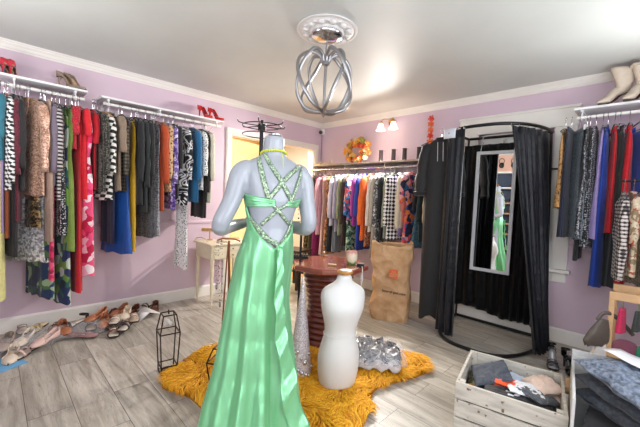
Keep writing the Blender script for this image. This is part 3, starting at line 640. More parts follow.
MQM = solid('mannequin_white', (160, 166, 174), .35, coat=.3)
t_m = thing('shop_mannequin', 'headless white shop mannequin seen from behind wearing the green gown', 'mannequin', MQ)
b = MB()
def ell(cx, cy, z, a, c, n=36, e=.9):
    return [(cx+a*math.copysign(abs(cos(2*pi*j/n))**e, cos(2*pi*j/n)), cy+c*math.copysign(abs(sin(2*pi*j/n))**e, sin(2*pi*j/n)), z) for j in range(n)]
b.loft([ell(x_, cy, z, a, c) for z, a, c, cy, x_ in TORSO])
for s in (-1, 1):
    b.tube(smoothpath([(s*.065-.02, .01, .90), (s*.07-.02, .015, .72), (s*.075, .01, .48), (s*.072, .03, .30), (s*.065, .03, .10)], 4), [.07+(.033-.07)*i/16 for i in range(17)], 16)
    b.ball((s*.065, -.02, .05), .045, sx=.8, sy=1.9, sz=1)
# arms: shoulders, elbows out, forearms going forward
def arm(pts, rs):
    P = smoothpath(pts, 5); n = len(P); R = [pl_(i/(n-1), list(zip([k/(len(rs)-1) for k in range(len(rs))], rs))) for i in range(n)]
    b.tube(P, R, 18)
arm([(-.12, .01, 1.375), (-.168, .008, 1.345), (-.205, .0, 1.22), (-.262, -.005, 1.09), (-.20, .11, 1.075), (-.09, .19, 1.09)], [.05, .052, .046, .042, .037, .026])
arm([(.12, .01, 1.375), (.168, .008, 1.345), (.19, .0, 1.22), (.205, -.005, 1.085), (.17, .11, 1.07), (.10, .20, 1.07)], [.05, .052, .046, .042, .037, .026])
for s, hx, hy, hz in ((-1, -.09, .19, 1.09), (1, .10, .20, 1.07)):   # hands resting in front of the waist
    b.ball((hx-s*1.0*.028, hy+.02, hz), .036, sx=1.2, sy=.5, sz=.95)
    for q in range(4):
        z = hz+.026-.017*q; L_ = (.052, .06, .056, .044)[q]
        b.tube([(hx-s*1.0*.045, hy+.022, z), (hx-s*1.0*(.045+L_*.55), hy+.028, z), (hx-s*1.0*(.045+L_), hy+.018, z-.004)], [.0088, .0082, .006], 8)
    b.tube([(hx-s*1.0*.01, hy+.01, hz+.028), (hx-s*1.0*.03, hy+.012, hz+.052), (hx-s*1.0*.045, hy+.008, hz+.062)], [.0105, .009, .007], 8)
o = b.build('mannequin_body', MQM, t_m, angle=180)
o.matrix_parent_inverse = Matrix.Translation(-MQ) @ MM
md = o.modifiers.new('r', 'REMESH'); md.mode = 'VOXEL'; md.voxel_size = .0065; md.use_smooth_shade = True
md = o.modifiers.new('s', 'SMOOTH'); md.factor = .5; md.iterations = 8
def place(o, par_loc):
    o.matrix_parent_inverse = Matrix.Translation(-par_loc) @ MM
c_ = MB().lathe([(0, 1.553), (.034, 1.553), (.034, 1.558), (.010, 1.56), (0, 1.56)], 20, cap=False).build('neck_cap', CHROME, t_m); place(c_, MQ)
# glass-topped foot plate under the hem
c_ = MB().lathe([(0, 0), (.17, 0), (.17, .008), (.1, .012), (0, .012)], 32, cap=False).build('foot_plate', CHROME, t_m); place(c_, MQ)

# the gown
m, nt, bs = mat('green_satin'); SATIN = m
v = coords(nt); n = nd(nt, 'ShaderNodeTexNoise'); n.inputs['Scale'].default_value = 5; n.inputs['Detail'].default_value = 2
mp = nd(nt, 'ShaderNodeMapping'); mp.inputs['Scale'].default_value = (2.2, 2.2, .35); nt.links.new(v, mp.inputs[0]); nt.links.new(mp.outputs[0], n.inputs['Vector'])
bs.inputs['Base Color'].default_value = lin((138, 216, 158)); bs.inputs['Roughness'].default_value = .33; bs.inputs['Metallic'].default_value = .6
bs.inputs['Sheen Weight'].default_value = .4; bs.inputs['Sheen Tint'].default_value = lin((200, 255, 215)); bs.inputs['Anisotropic'].default_value = .5
bs.inputs['Specular IOR Level'].default_value = .8
bump(nt, bs, n.outputs['Fac'], .45, .03)
BEAD = F('sequin', [(112, 142, 108), (200, 222, 192)], 2.2)
t_g = thing('evening_gown', 'long pale green satin evening gown with crossed beaded straps on the mannequin', 'gown', MQ)
def back_hit(px, py, off=.006):
    """where the sight line through a photo point meets the mannequin's back"""
    d = ray(px, py); s = 1.2
    while s < 2.3:
        q = MI @ (CAM+d*s); a, c, cy, tx = torso_at(q.z)
        if (abs(q.x-tx)/(a+off))**2.2+(abs(q.y-cy)/(c+off))**2.2 <= 1: return q
        s += .003
    return None
def strap(pts, wd, name='beaded_strap', m=BEAD):
    P = []
    for k in range(len(pts)-1):
        for i in range(9):
            t = i/9; h = back_hit(pts[k][0]+(pts[k+1][0]-pts[k][0])*t, pts[k][1]+(pts[k+1][1]-pts[k][1])*t)
            if h: P.append(h)
    h = back_hit(*pts[-1]); 
    if h: P.append(h)
    L_ = []; n = len(P)
    for i, p in enumerate(P):
        tt = (P[min(i+1, n-1)]-P[max(i-1, 0)]).normalized(); a, c, cy, tx = torso_at(p.z)
        nn = Vector(((p.x-tx)/a**2, (p.y-cy)/c**2, 0)).normalized(); sd = tt.cross(nn)
        L_.append([p+sd*wd/2+nn*.001, p+sd*wd/4+nn*.004, p+nn*.005, p-sd*wd/4+nn*.004, p-sd*wd/2+nn*.001, p-nn*.004])
    o = MB().loft(L_).build(name, m, t_g, angle=180); place(o, MQ); return o
strap([(258, 152), (260, 165), (264, 182), (269, 199)], .026)
strap([(264, 153), (272, 167), (282, 182), (293, 203)], .024)
strap([(300, 166), (291, 174), (282, 183), (269, 199)], .024)
strap([(302, 168), (300, 178), (296, 190), (291, 203)], .022)
strap([(270, 202), (278, 210), (289, 224)], .018)
strap([(291, 203), (278, 210), (261, 225)], .018)
strap([(250, 218), (257, 227), (267, 238), (279, 247)], .024)
strap([(292, 220), (289, 230), (284, 240), (279, 247)], .022)
for px, py, r in ((279, 247, .017), (279, 254, .014), (275, 243, .015), (283, 242, .014), (270, 241, .014), (264, 237, .013), (286, 237, .012), (259, 231, .012), (277, 250, .013)):
    h = back_hit(px, py, .008)
    if h: place(MB().ball(h, r, 8, 6, 1, .45, 1).build('bead_cluster', BEAD, t_g), MQ)
# gathered side bands of the bodice, from below the arms to the straps
def side_band(z_top, z_bot, a0, a1, n=22):
    rings = []
    for i in range(n+1):
        k = i/n; th = Rd(a0+(a1-a0)*k); r = []
        for j in range(9):
            q = j/8; z = z_bot(k)+(z_top(k)-z_bot(k))*q; a, c, cy, tx = torso_at(z); f = .009+.004*sin(q*22+k*3)*1
            r.append((tx+(a+f)*cos(th), cy+(c+f)*sin(th), z))
        rings.append(r)
    return MB().loft(rings, closed=False)
# angles: -90 is the middle of the back, 180 the viewer's left side, 90 the front
o = side_band(lambda k: 1.255-.03*k, lambda k: 1.185+.01*k, 172, 262).build('gathered_band', SATIN, t_g, solid=.004, angle=180); place(o, MQ)
o = side_band(lambda k: 1.22+.02*k, lambda k: 1.195-.01*k, -72, 8).build('gathered_band', SATIN, t_g, solid=.004, angle=180); place(o, MQ)
o = side_band(lambda k: 1.33-.02*abs(k-.5), lambda k: 1.04, 8, 172, 40).build('bodice_front', SATIN, t_g, solid=.004, angle=180); place(o, MQ)
o = side_band(lambda k: 1.26-.16*k**.6, lambda k: 1.03, 172, 205).build('bodice_side', SATIN, t_g, solid=.004, angle=180); place(o, MQ)
# skirt: waist to hem, the top edge dips to a V at the back
SK = [(1.16, .118, .094, -.004, 0), (1.08, .112, .090, -.008, 0), (1.0, .127, .101, -.016, 0), (.92, .142, .114, -.026, .01), (.84, .144, .118, -.036, .01), (.72, .148, .12, -.055, .0), (.55, .168, .14, -.064, -.01), (.38, .195, .17, -.074, -.03), (.2, .235, .22, -.094, -.05), (.08, .258, .26, -.10, -.07), (.012, .268, .27, -.105, -.07)]
def sk_at(z):
    for a, b_ in zip(SK, SK[1:]):
        if z >= b_[0]:
            k = (a[0]-z)/(a[0]-b_[0]); k = max(0, k); return [a[i]+(b_[i]-a[i])*k for i in range(1, 5)]
    return SK[-1][1:]
rings = []; n = 120; rows = 60
rnd = random.Random(5); fd = [(rnd.uniform(3, 15), rnd.uniform(0, 6.28), rnd.uniform(-1.6, 1.6)) for _ in range(7)]
for i in range(rows+1):
    k = i/rows; r = []
    for j in range(n):
        th = 2*pi*j/n
        dip = max(0, 1-abs(((th+pi/2+.0+pi) % (2*pi))-pi)/1.15)      # 1 at the middle of the back
        ztop = 1.10-.115*dip
        z = ztop+(.012-ztop)*k; a, c, cx, cy = sk_at(z)
        amp = .003+.044*max(0, (1.0-z))**1.2
        f = 0
        for fr, ph, tw in fd: f += sin(round(fr)*th+ph+tw*z*1.5)
        f = amp*(f*.30) - amp*.6*abs(sin(4*th+1.1*z+.6)) 
        r.append((cx+(a+.007+f)*cos(th), cy+(c+.007+f)*sin(th), z+.004*sin(9*th)*(k > .98)))
    rings.append(r)
o = MB().loft(rings, False, False).build('gown_skirt', SATIN, t_g, solid=.002, angle=180); place(o, MQ)
# long ruffled sash falling from the beading at the back to the hem
pts = []; 
for i in range(50):
    k = i/49; z = 1.0-.975*k; a, c, cx, cy = sk_at(z); th = Rd(-84+34*k**.8); w_ = .012+.045*k
    rr = []
    for j in range(9):
        q = (j-4)/4; ww = .012*sin(k*34+q*1.2)*(.25+.75*k)+.005*sin(k*61+q*3)
        x = cx+(a+.026+amp*0+.012*k)*cos(th)+q*w_+.012*sin(k*24)*k; y = cy+(c+.030+.018*k)*sin(th)+ww
        rr.append((x, y, z))
    pts.append(rr)
o = MB().loft(pts, closed=False).build('ruffled_sash', SATIN, t_g, solid=.002, angle=180); place(o, MQ)
# yellow bead necklace
b = MB(); YB = solid('yellow_beads', (206, 214, 60), .25)
for i in range(34):
    th = 2*pi*i/34; b.ball((.064*cos(th), .012+.062*sin(th), 1.462-.012*sin(th)), .0068, 8, 5)
b.tube([(.02, -.055, 1.463), (.022, -.075, 1.43), (.022, -.082, 1.39)], .0016, 5)
o = b.build('bead_necklace', YB); o.matrix_world = MM; tag(o, 'yellow bead necklace around the neck of the white mannequin', 'necklace')

# ------------------------------------------------------------------ white dress form
FP = PX(337, 386, 2, 0.0)
FP = CAM + ray(337, 376)*2.17; FP.z = 0.0
t = thing('dress_form', 'white sleeveless dress form torso with a wooden neck cap standing on the yellow rug', 'dress form', (FP.x, FP.y, .03))
FB = (CAM-FP); FB.z = 0; FB.normalize(); FR = Vector((-FB.y, FB.x, 0))
t.rotation_euler = (0, 0, math.atan2(FR.y, FR.x)+Rd(20)); t.scale = (1, 1, .92)
FM = solid('form_white', (216, 216, 213), .45)
FS = [(0, .105, .085, -.0), (.012, .118, .098, 0), (.05, .128, .106, 0), (.16, .140, .115, 0), (.24, .137, .112, 0), (.33, .112, .092, 0), (.385, .100, .082, 0), (.45, .110, .088, .004), (.53, .135, .108, .012), (.58, .142, .112, .014), (.64, .150, .09, .008), (.685, .145, .07, .006), (.715, .105, .055, .008), (.735, .062, .046, .012), (.76, .048, .043, .014), (.80, .045, .042, .016)]
rg = [ell(x_*.0, 0, z, a, c, 40, .95) for z, a, c, x_ in FS]
rg = [[(x+z*.02, y-dx, z) for x, y, z in r] for r, (_, _, _, dx) in zip(rg, FS)]
MB().loft(rg).build('form_torso', FM, t, angle=180, sub=1)
MB().tube([p for p in [(.135*cos(a)*.82+.0077, .112*.82*sin(a), .372) for a in [i*pi/16 for i in range(32)]]], .0022, 6, loop=True).build('waist_tape', solid('waist_tape', (222, 222, 216), .6), t)
MB().lathe([(0, .80), (.047, .80), (.050, .806), (.050, .816), (.046, .82), (.036, .822), (0, .822)], 28, (.016, -.016, 0), cap=False).build('neck_cap', solid('cap_wood', (190, 134, 66), .35, noise=.25, nscale=30), t)
MB().lathe([(0, .8225), (.035, .8225), (.035, .825), (0, .826)], 24, (.016, -.016, 0), cap=False).build('neck_disc', FM, t)

# ------------------------------------------------------------------ octagonal table
TP = PX(329, 262, 2, .70); TX, TY, TZ = TP.x, TP.y, .70
t = thing('octagonal_table', 'dark red wooden octagonal table with a turned pedestal behind the dress form', 'table', (TX, TY, 0), Rd(12))
MAHO = solid('mahogany', (150, 80, 62), .22, noise=.35, nscale=9, coat=.4)
MAHD = solid('dark_mahogany', (104, 46, 38), .3, noise=.3, nscale=12, coat=.2)
def octa(r, k=8, o=.5): return [(r*cos(2*pi*(i+o)/k), r*sin(2*pi*(i+o)/k)) for i in range(k)]
b = MB(); rg = []
for r, z in ((.29, TZ-.05), (.325, TZ-.045), (.335, TZ-.036), (.335, TZ-.012), (.325, TZ-.003), (.31, TZ)): rg.append([(x, y, z) for x, y in octa(r)])
b.loft(rg).build('table_top', MAHO, t, smooth=False, bevel=.002)
pr = [(.20, TZ-.055), (.21, TZ-.07), (.20, TZ-.09)]
z = TZ-.09; i = 0
while z > .12:
    w_ = .155+.05*abs((z-.36)/.27)**1.3
    pr += [(w_, z-.004), (w_+.014, z-.016), (w_+.014, z-.028), (w_, z-.040)]; z -= .044
pr += [(.21, .08), (.22, .06), (.22, .02), (.20, .0), (0, 0)]
MB().lathe([(0, TZ-.055)]+pr, 40, cap=False).build('pedestal', MAHD, t, angle=60)

# ------------------------------------------------------------------ things on the table
def on_table(px, py): return PX(px, py, 2, TZ)
p = on_table(351.5, 264)
t = thing('ceramic_cup', 'cream cup painted with a green leaf on the octagonal table', 'cup', p)
m, nt, bs = mat('cup_glaze'); v = coords(nt); sp = nd(nt, 'ShaderNodeSeparateXYZ'); nt.links.new(v, sp.inputs[0])
nz = nd(nt, 'ShaderNodeTexNoise'); nz.inputs['Scale'].default_value = 40; nt.links.new(v, nz.inputs['Vector'])
ad = nd(nt, 'ShaderNodeMath', operation='MULTIPLY_ADD'); nt.links.new(nz.outputs['Fac'], ad.inputs[0]); ad.inputs[1].default_value = .07; nt.links.new(sp.outputs[2], ad.inputs[2])
r_ = ramp(nt, [(0, lin((120, 160, 90))), (.055, lin((90, 150, 70))), (.065, lin((226, 216, 190))), (.11, lin((232, 220, 196))), (.14, lin((214, 150, 140)))], 'LINEAR'); nt.links.new(ad.outputs[0], r_.inputs[0]); nt.links.new(r_.outputs[0], bs.inputs['Base Color']); bs.inputs['Roughness'].default_value = .3
MB().lathe([(0, 0), (.034, 0), (.040, .01), (.047, .05), (.046, .085), (.043, .11), (.038, .11), (.041, .085), (.042, .05), (.03, .012), (0, .012)], 28, cap=False).build('cup_body', m, t)
t = thing('candle_stand', 'small gold cup candle stand at the back of the octagonal table', 'candle holder', on_table(324, 256))
MB().lathe([(0, 0), (.016, 0), (.018, .004), (.006, .008), (.005, .016), (.014, .022), (.014, .03), (0, .028)], 16, cap=False).build('stand', GOLD, t)
b = MB(); b.ball((0, 0, .034), .012); b.build('shell', solid('shell_cream', (240, 228, 206), .4), t)
t = thing('hair_comb', 'ornate cream and gold hair comb lying on the octagonal table beside the dress form', 'hair comb', on_table(332, 266), Rd(30))
b = MB(); b.tube([(-.035, 0, .006), (0, .004, .008), (.035, 0, .006)], .006, 6)
for i in range(7): b.tube([(-.03+.01*i, 0, .005), (-.03+.01*i, -.03, .003)], .0015, 4)
b.build('comb', GOLD, t)
b = MB()
for i in range(5): b.ball((-.028+.014*i, .006, .012), .0075, 8, 5)
b.build('pearls', solid('pearl', (244, 236, 220), .25), t)
p = on_table(361, 266)
t = thing('white_cable', 'thin white cable with an inline switch hanging off the right edge of the table', 'cable', p)
b = MB(); b.tube(smoothpath([(-.06, .0, .004), (-.02, -.01, .006), (.03, -.03, .006), (.05, -.045, -.01), (.053, -.05, -.06), (.05, -.052, -.16)], 5), .003, 6); b.build('cord', WHITE, t)
MB().box((.042, -.060, -.11), (.060, -.044, -.06)).build('switch', solid('switch_grey', (210, 210, 214), .4), t, bevel=.003)
p = on_table(297, 258)
t = thing('jewellery_tray', 'black ridged jewellery tray at the left end of the octagonal table', 'tray', p, Rd(52))
b = MB(); b.box((-.10, -.035, 0), (.10, .035, .022)); b.build('tray_base', BLACKV, t, smooth=False, bevel=.003)
b = MB()
for i in range(9): b.tube([(-.088+.022*i, -.028, .028), (-.088+.022*i, .028, .028)], .0085, 8)
b.build('ring_roll', solid('black_satin_roll', (40, 38, 40), .4), t)
t = thing('jewellery_box', 'flat black case on the right edge of the octagonal table behind the dress form', 'case', on_table(362, 267) - Vector((.02, -.01, 0)), Rd(30))
MB().box((-.03, -.03, 0), (.03, .03, .018)).build('case_body', BLACKV, t, smooth=False, bevel=.003)
MB().box((-.031, -.031, .018), (.031, .031, .026)).build('case_lid', BLACKV, t, smooth=False, bevel=.003)

# ------------------------------------------------------------------ glittering cone tree
cp = PX(299.5, 374, 2, 0.02); hgt = (PX(299.5, 274, 0, cp.x)).z
m, nt, bs = mat('white_glitter'); v = coords(nt); vo = nd(nt, 'ShaderNodeTexVoronoi'); vo.inputs['Scale'].default_value = 160; nt.links.new(v, vo.inputs['Vector'])
sp = nd(nt, 'ShaderNodeSeparateColor'); nt.links.new(vo.outputs['Color'], sp.inputs[0]); r_ = ramp(nt, [(0, lin((170, 164, 170))), (1, lin((246, 240, 244)))]); nt.links.new(sp.outputs[0], r_.inputs[0]); nt.links.new(r_.outputs[0], bs.inputs['Base Color']); bs.inputs['Metallic'].default_value = .25; bs.inputs['Roughness'].default_value = .4; bump(nt, bs, sp.outputs[1], .5, .003)
t = thing('cone_tree', 'tall white glittering cone tree between the green gown and the dress form', 'decoration', (cp.x, cp.y, .02))
MB().lathe([(0, 0), (.084, 0), (.086, .01), (.08, .05), (.004, hgt-.03), (0, hgt-.02)], 32, cap=False).build('cone', m, t)
PEARL = solid('silver_bauble', (210, 206, 210), .2, .7)
rnd = random.Random(3)
for i in range(12):
    z = rnd.uniform(.02, .22); a = rnd.uniform(-2.6, .6); r = .084*(1-z/hgt)
    MB().ball((r*cos(a), r*sin(a), z), rnd.uniform(.011, .018), 12, 8).build('bauble', PEARL, t)

# ------------------------------------------------------------------ yellow fur rug
RP = [(1.55, -2.90), (1.37, -2.66), (1.36, -2.42), (1.55, -2.1), (1.85, -1.72), (2.1, -1.5), (2.32, -1.36), (2.56, -1.36), (2.68, -1.47), (2.62, -1.72), (2.56, -1.95), (2.66, -2.15), (2.76, -2.4), (2.80, -2.65), (2.7, -2.9), (2.45, -3.0), (2.2, -2.93), (2.0, -2.88), (1.8, -2.9), (1.65, -2.97)]
m, nt, bs = mat('yellow_fur'); oi = nd(nt, 'ShaderNodeNewGeometry'); r_ = ramp(nt, [(0, lin((206, 134, 10))), (.5, lin((236, 168, 20))), (1, lin((250, 196, 50)))])
nt.links.new(oi.outputs['Random Per Island'], r_.inputs[0]); nt.links.new(r_.outputs[0], bs.inputs['Base Color']); bs.inputs['Roughness'].default_value = .7; FUR = m
t = thing('fur_rug', 'shaggy mustard yellow fur rug under the gown and the dress form', 'rug', (2.1, -2.2, 0))
rim = smoothpath([(x-2.1, y+2.2, 0) for x, y in RP+[RP[0]]], 4)[:-1]
b = MB(); b.prism([(p.x, p.y) for p in rim], .001, .012); b.build('rug_hide', solid('rug_hide', (170, 112, 20), .9), t, smooth=False)
def inside(x, y, P):
    c = False
    for i in range(len(P)):
        a, d = P[i], P[i-1]
        if (a.y > y) != (d.y > y) and x < (d.x-a.x)*(y-a.y)/(d.y-a.y)+a.x: c = not c
    return c
rnd = random.Random(8); b = MB(); cnt = 0
from mathutils import noise as MN
while cnt < 24000:
    x = rnd.uniform(-.85, .8); y = rnd.uniform(-.9, .95)
    if not inside(x, y, rim): continue
    cnt += 1
    q = MN.noise_vector(Vector((x*5, y*5, 0))); a = q.x*5+rnd.uniform(-.5, .5); ln = rnd.uniform(.03, .07); lean = .03+.03*abs(q.y)
    dx, dy = cos(a), sin(a); w_ = rnd.uniform(.002, .0036)
    z0 = .008; hh = ln*.75+.02*abs(q.z)
    P = [(x, y, z0), (x+dx*lean*.4, y+dy*lean*.4, z0+hh*.65), (x+dx*lean*1.3, y+dy*lean*1.3, z0+hh*.8), (x+dx*lean*2.1, y+dy*lean*2.1, z0+hh*.5)]
    vs = []
    for i, (u0, u1, u2) in enumerate(P):
        ww = w_*(1, 1.1, .8, .15)[i]; vs += [(u0-dy*ww, u1+dx*ww, u2), (u0, u1, u2+ww*.9), (u0+dy*ww, u1-dx*ww, u2)]
    b.add(vs, [(3*i+j, 3*i+j+1, 3*i+j+4, 3*i+j+3) for i in range(3) for j in range(2)])
o = b.build('rug_fur', FUR, t, angle=180); o['kind'] = 'stuff'
# ------------------------------------------------------------------ pop-up fitting room
def ringpt(a, grow=0.):
    """front arc: a=0 right end at the wall, a=180 left end"""
    A, B = .425+grow, .80+grow*1.2; e = .72
    return (2.725+grow*.5+A*math.copysign(abs(cos(Rd(a)))**e, cos(Rd(a))), -.07-B*abs(sin(Rd(a)))**.85)
ZT = 1.94
t = thing('fitting_room', 'black metal hoop frame of the pop-up fitting room in front of the window', 'fitting room', (2.735, -.07, 0))
org = Vector((2.735, -.07, 0)); rel = lambda p: (p[0]-org.x, p[1]-org.y, p[2])
def hoop(z, name, rr=.014, grow=0., drop=0.):
    pts = [rel((*ringpt(a, grow), z-drop*sin(Rd(a)))) for a in range(0, 181, 5)]
    MB().tube(pts, rr, 10).build(name, BLACKM, t); MB().tube([pts[0], pts[-1]], rr, 10).build('back_bar', BLACKM, t)
hoop(ZT, 'top_hoop', .014, -.05, .03); hoop(.016, 'floor_hoop', .015)
for x, x2 in ((-.435, -.41), (.40, .33)): MB().tube([(x, 0, .02), (x2, 0, ZT)], .012, 8).build('upright', BLACKM, t)
MB().tube([(-.45, .0, 1.60), (.45, .0, 1.60)], .008, 8).build('cross_bar', BLACKM, t)
def curtain_mat(name, c, hi):
    m, nt, b = mat(name); v = coords(nt); n = nd(nt, 'ShaderNodeTexNoise'); n.inputs['Scale'].default_value = 14; n.inputs['Detail'].default_value = 3; nt.links.new(v, n.inputs['Vector'])
    b.inputs['Base Color'].default_value = lin(c); b.inputs['Roughness'].default_value = .42; b.inputs['Sheen Weight'].default_value = .1; b.inputs['Specular IOR Level'].default_value = hi
    bump(nt, b, n.outputs['Fac'], .6, .02); return m
CB = curtain_mat('black_curtain', (7, 7, 9), .15); CN = curtain_mat('navy_black_curtain', (13, 16, 24), .3)
def curtain(name, label, path, ztop, zbot, folds, amp, m, pinch=0., rows=26, off=(0, 0), bottom_shift=(0, 0), hem=None):
    """path: list of plan points; folds run across it"""
    P = smoothpath([(x, y, 0) for x, y in path], 12); n = len(P); rings = []
    c0 = sum(P, Vector())/n
    for i in range(rows+1):
        k = i/rows; r = []
        for j, p in enumerate(P):
            tt = (P[min(j+1, n-1)]-P[max(j-1, 0)]).normalized(); nn = Vector((tt.y, -tt.x, 0)); u = j/(n-1)
            q = p+(c0-p)*(pinch*k)+nn*amp*(.5+.5*k)*sin(2*pi*folds*u+.8*sin(3*k)+.3) + nn*amp*.3*sin(2*pi*folds*2.3*u+2*k)
            zb = zbot+(hem(u) if hem else 0)
            r.append((q.x+bottom_shift[0]*k, q.y+bottom_shift[1]*k, ztop+(zb-ztop)*k))
        rings.append(r)
    tc = thing(name, label, 'curtain', (c0.x, c0.y, 0))
    rings = [[(x-c0.x, y-c0.y, z) for x, y, z in r] for r in rings]
    MB().loft(rings, closed=False).build('curtain_cloth', m, tc, solid=.004, angle=180)
    for j in range(0, n, max(1, n//5)):
        q = P[j]-c0; MB().tube(arc((q.x, q.y, ztop+.012), .018, 0, 360, 10, 'yz')[:-1], .002, 5, loop=True).build('curtain_ring', CHROME, tc)
    return tc
curtain('fitting_room_curtain', 'black curtain stretched across the back of the fitting room behind the mirror', [(2.30, -.10), (2.55, -.105), (2.8, -.10), (2.95, -.105), (3.06, -.12)], 1.865, .14, 9, .022, CB, hem=lambda u: .03*sin(5*u)-.06*max(0, 1-abs(u-.45)*3))
lp = [ringpt(a, .02) for a in (128, 120, 112)]
curtain('fitting_room_curtain', 'navy black curtain gathered at the left front of the fitting room under a white tag', [(2.37, -.66), (2.42, -.75), (2.49, -.80), (2.58, -.825)], 1.89, .055, 4, .026, CN)
curtain('fitting_room_curtain', 'navy black curtain gathered at the right side of the fitting room', [ringpt(a, -.05) for a in (62, 49, 36, 22, 8)], 1.895, .06, 4.5, .024, CN, pinch=.66, bottom_shift=(.185, -.05))
tg = thing('curtain_tag', 'white cloth label patch at the top of the left fitting room curtain', 'tag', (2.465, -.85, 1.85), Rd(-8))
b = MB(); b.loft([[(-.055+.11*j/8, -.008*sin(pi*j/8)-.012, z) for j in range(9)] for z in (.05, 0, -.035)], closed=False).build('tag_cloth', solid('tag_grey', (206, 212, 222), .7), tg, solid=.003)
MB().ball((.0, -.024, .01), .005).build('snap', BLACKM, tg)
# long black robe hung on the left end of the hoop
RL = Vector((2.30, -.66, ZT-.0)); rz = math.atan2((CAM-RL).y, (CAM-RL).x)+pi/2
t = thing('black_robe', 'long black robe with wide sleeves hanging on the left end of the fitting room hoop', 'robe', RL, rz+Rd(-12))
RB = F('solid', [(17, 17, 19)], rough=.7)
cloth_shell(1.82, [(.075, .05), (.105, .10), (.16, .155), (.4, .15), (.9, .14), (1.82, .13)], [(.075, .01), (.2, .03), (1.82, .05)], .075, .012, 5, 77, rows=34, ragged=.02).build('robe_body', RB, t, angle=180)
for s in (-1, 1):
    mb = sleeve_mb(s, .14, .13, .50, .055, .062, 9+s, fwd=-.03, out=.03, thin=.7); mb.build('sleeve', RB, t, angle=180)
    MB().tube([(s*(.172)+.062*cos(a), .7*.06*sin(a)-.03*.7, -.60) for a in [i*pi/8 for i in range(16)]], .008, 6, loop=True).build('cuff', RB, t, angle=180)
MB().tube([(.05*cos(a), .014*sin(a), -.078) for a in [i*pi/8 for i in range(16)]], .010, 6, loop=True).build('collar', RB, t, angle=180)
for x in (-.03, .02): MB().tube([(x, -.034, -.12), (x+.01, -.045, -.3)], .003, 5).build('drawstring', solid('pale_cord', (200, 200, 204), .5), t)
hang('black', 'BX', RL, rz+Rd(-12))
# mirror hung by cords from the back bar
TL, TR_, BR, BL = PX(474.5, 152, 1, -.17), PX(512.5, 150, 1, -.17), PX(513, 278, 1, -.17), PX(473, 268, 1, -.17)
x0 = (TL.x+BL.x)/2; x1 = (TR_.x+BR.x)/2; z1 = (TL.z+TR_.z)/2; z0 = (BL.z+BR.z)/2
MW, MH = x1-x0, z1-z0
t = thing('hanging_mirror', 'tall mirror in a white frame hanging on two cords inside the fitting room', 'mirror', ((x0+x1)/2, -.165, z1), Rd(5))
fw = .032; WF = solid('mirror_frame_white', (214, 216, 220), .4)
for nm, a_, c_ in (('frame_side', (-MW/2, -.012, -MH), (-MW/2+fw, .012, 0)), ('frame_side', (MW/2-fw, -.012, -MH), (MW/2, .012, 0)), ('frame_rail', (-MW/2+fw, -.012, -fw), (MW/2-fw, .012, 0)), ('frame_rail', (-MW/2+fw, -.012, -MH), (MW/2-fw, .012, -MH+fw))):
    MB().box(a_, c_).build(nm, WF, t, smooth=False, bevel=.003)
MIR, nt, bs = mat('mirror_silver'); bs.inputs['Base Color'].default_value = (.92, .93, .93, 1); bs.inputs['Metallic'].default_value = 1; bs.inputs['Roughness'].default_value = .01
MB().box((-MW/2+fw-.004, -.004, -MH+fw-.004), (MW/2-fw+.004, .006, -fw+.004)).build('mirror_glass', MIR, t, smooth=False)
for x in (-MW/2+.035, MW/2-.03): MB().tube([(x, 0, 0), (x, .05, ZT-z1-.012), (x, .095, ZT-z1+.014)], .003, 6).build('cord', solid('pale_cord', (200, 200, 204), .5), t)
t = thing('gold_ornament', 'small gold heart ornament on a cord hanging right of the mirror top', 'ornament', (2.93, -.145, 1.60))
b = MB(); b.ball((-.008, -.01, -.035), .014, 10, 7, 1, .6, 1.1).ball((.008, -.01, -.035), .014, 10, 7, 1, .6, 1.1).ball((0, -.01, -.05), .012, 10, 7, 1, .6, 1.3); b.build('heart', GOLD, t)
MB().tube([(0, 0, .01), (0, -.01, -.022)], .0015, 5).build('cord', GOLD, t)

# ------------------------------------------------------------------ paper yard waste bag
t = thing('paper_bag', 'tall brown paper yard waste bag with an orange printed square under the back wall garments', 'bag', (1.86, -.70, 0), Rd(24))
m, nt, bs = mat('kraft_paper'); v = coords(nt); n = nd(nt, 'ShaderNodeTexNoise'); n.inputs['Scale'].default_value = 7; n.inputs['Detail'].default_value = 5; nt.links.new(v, n.inputs['Vector'])
vo = nd(nt, 'ShaderNodeTexVoronoi', feature='F1'); vo.inputs['Scale'].default_value = 9; nt.links.new(v, vo.inputs['Vector'])
r_ = ramp(nt, [(.3, lin((184, 142, 98))), (.7, lin((214, 176, 134)))]); nt.links.new(n.outputs['Fac'], r_.inputs[0]); nt.links.new(r_.outputs[0], bs.inputs['Base Color']); bs.inputs['Roughness'].default_value = .6
mm = nd(nt, 'ShaderNodeMath', operation='ADD'); nt.links.new(n.outputs['Fac'], mm.inputs[0]); nt.links.new(vo.outputs['Distance'], mm.inputs[1]); bump(nt, bs, mm.outputs[0], .9, .035); KRAFT = m
rings = []; NB = 64
from mathutils import noise as MN
for i in range(31):
    k = i/30; z = .80*k; a = .19+.012*k+.014*sin(k*9); c = .13-.045*k+.012*sin(k*7+1); r = []
    for j in range(NB):
        th = 2*pi*j/NB; e = .45; x = a*math.copysign(abs(cos(th))**e, cos(th)); y = c*math.copysign(abs(sin(th))**e, sin(th))
        q = MN.noise(Vector((x*7, y*7, z*6)))*.030+(abs(MN.noise(Vector((x*13, y*13, z*12))))-.2)*.026
        if i == 0: q *= .2
        nn = Vector((x, y*1.8, 0)).normalized()
        r.append((x+nn.x*q-.03*k, y+nn.y*q+.01*k, z+(.018*sin(th*2+1)+.01*sin(5*th) if k > .95 else 0)))
    rings.append(r)
MB().loft(rings, True, False).build('bag_body', KRAFT, t, solid=.003, angle=70)
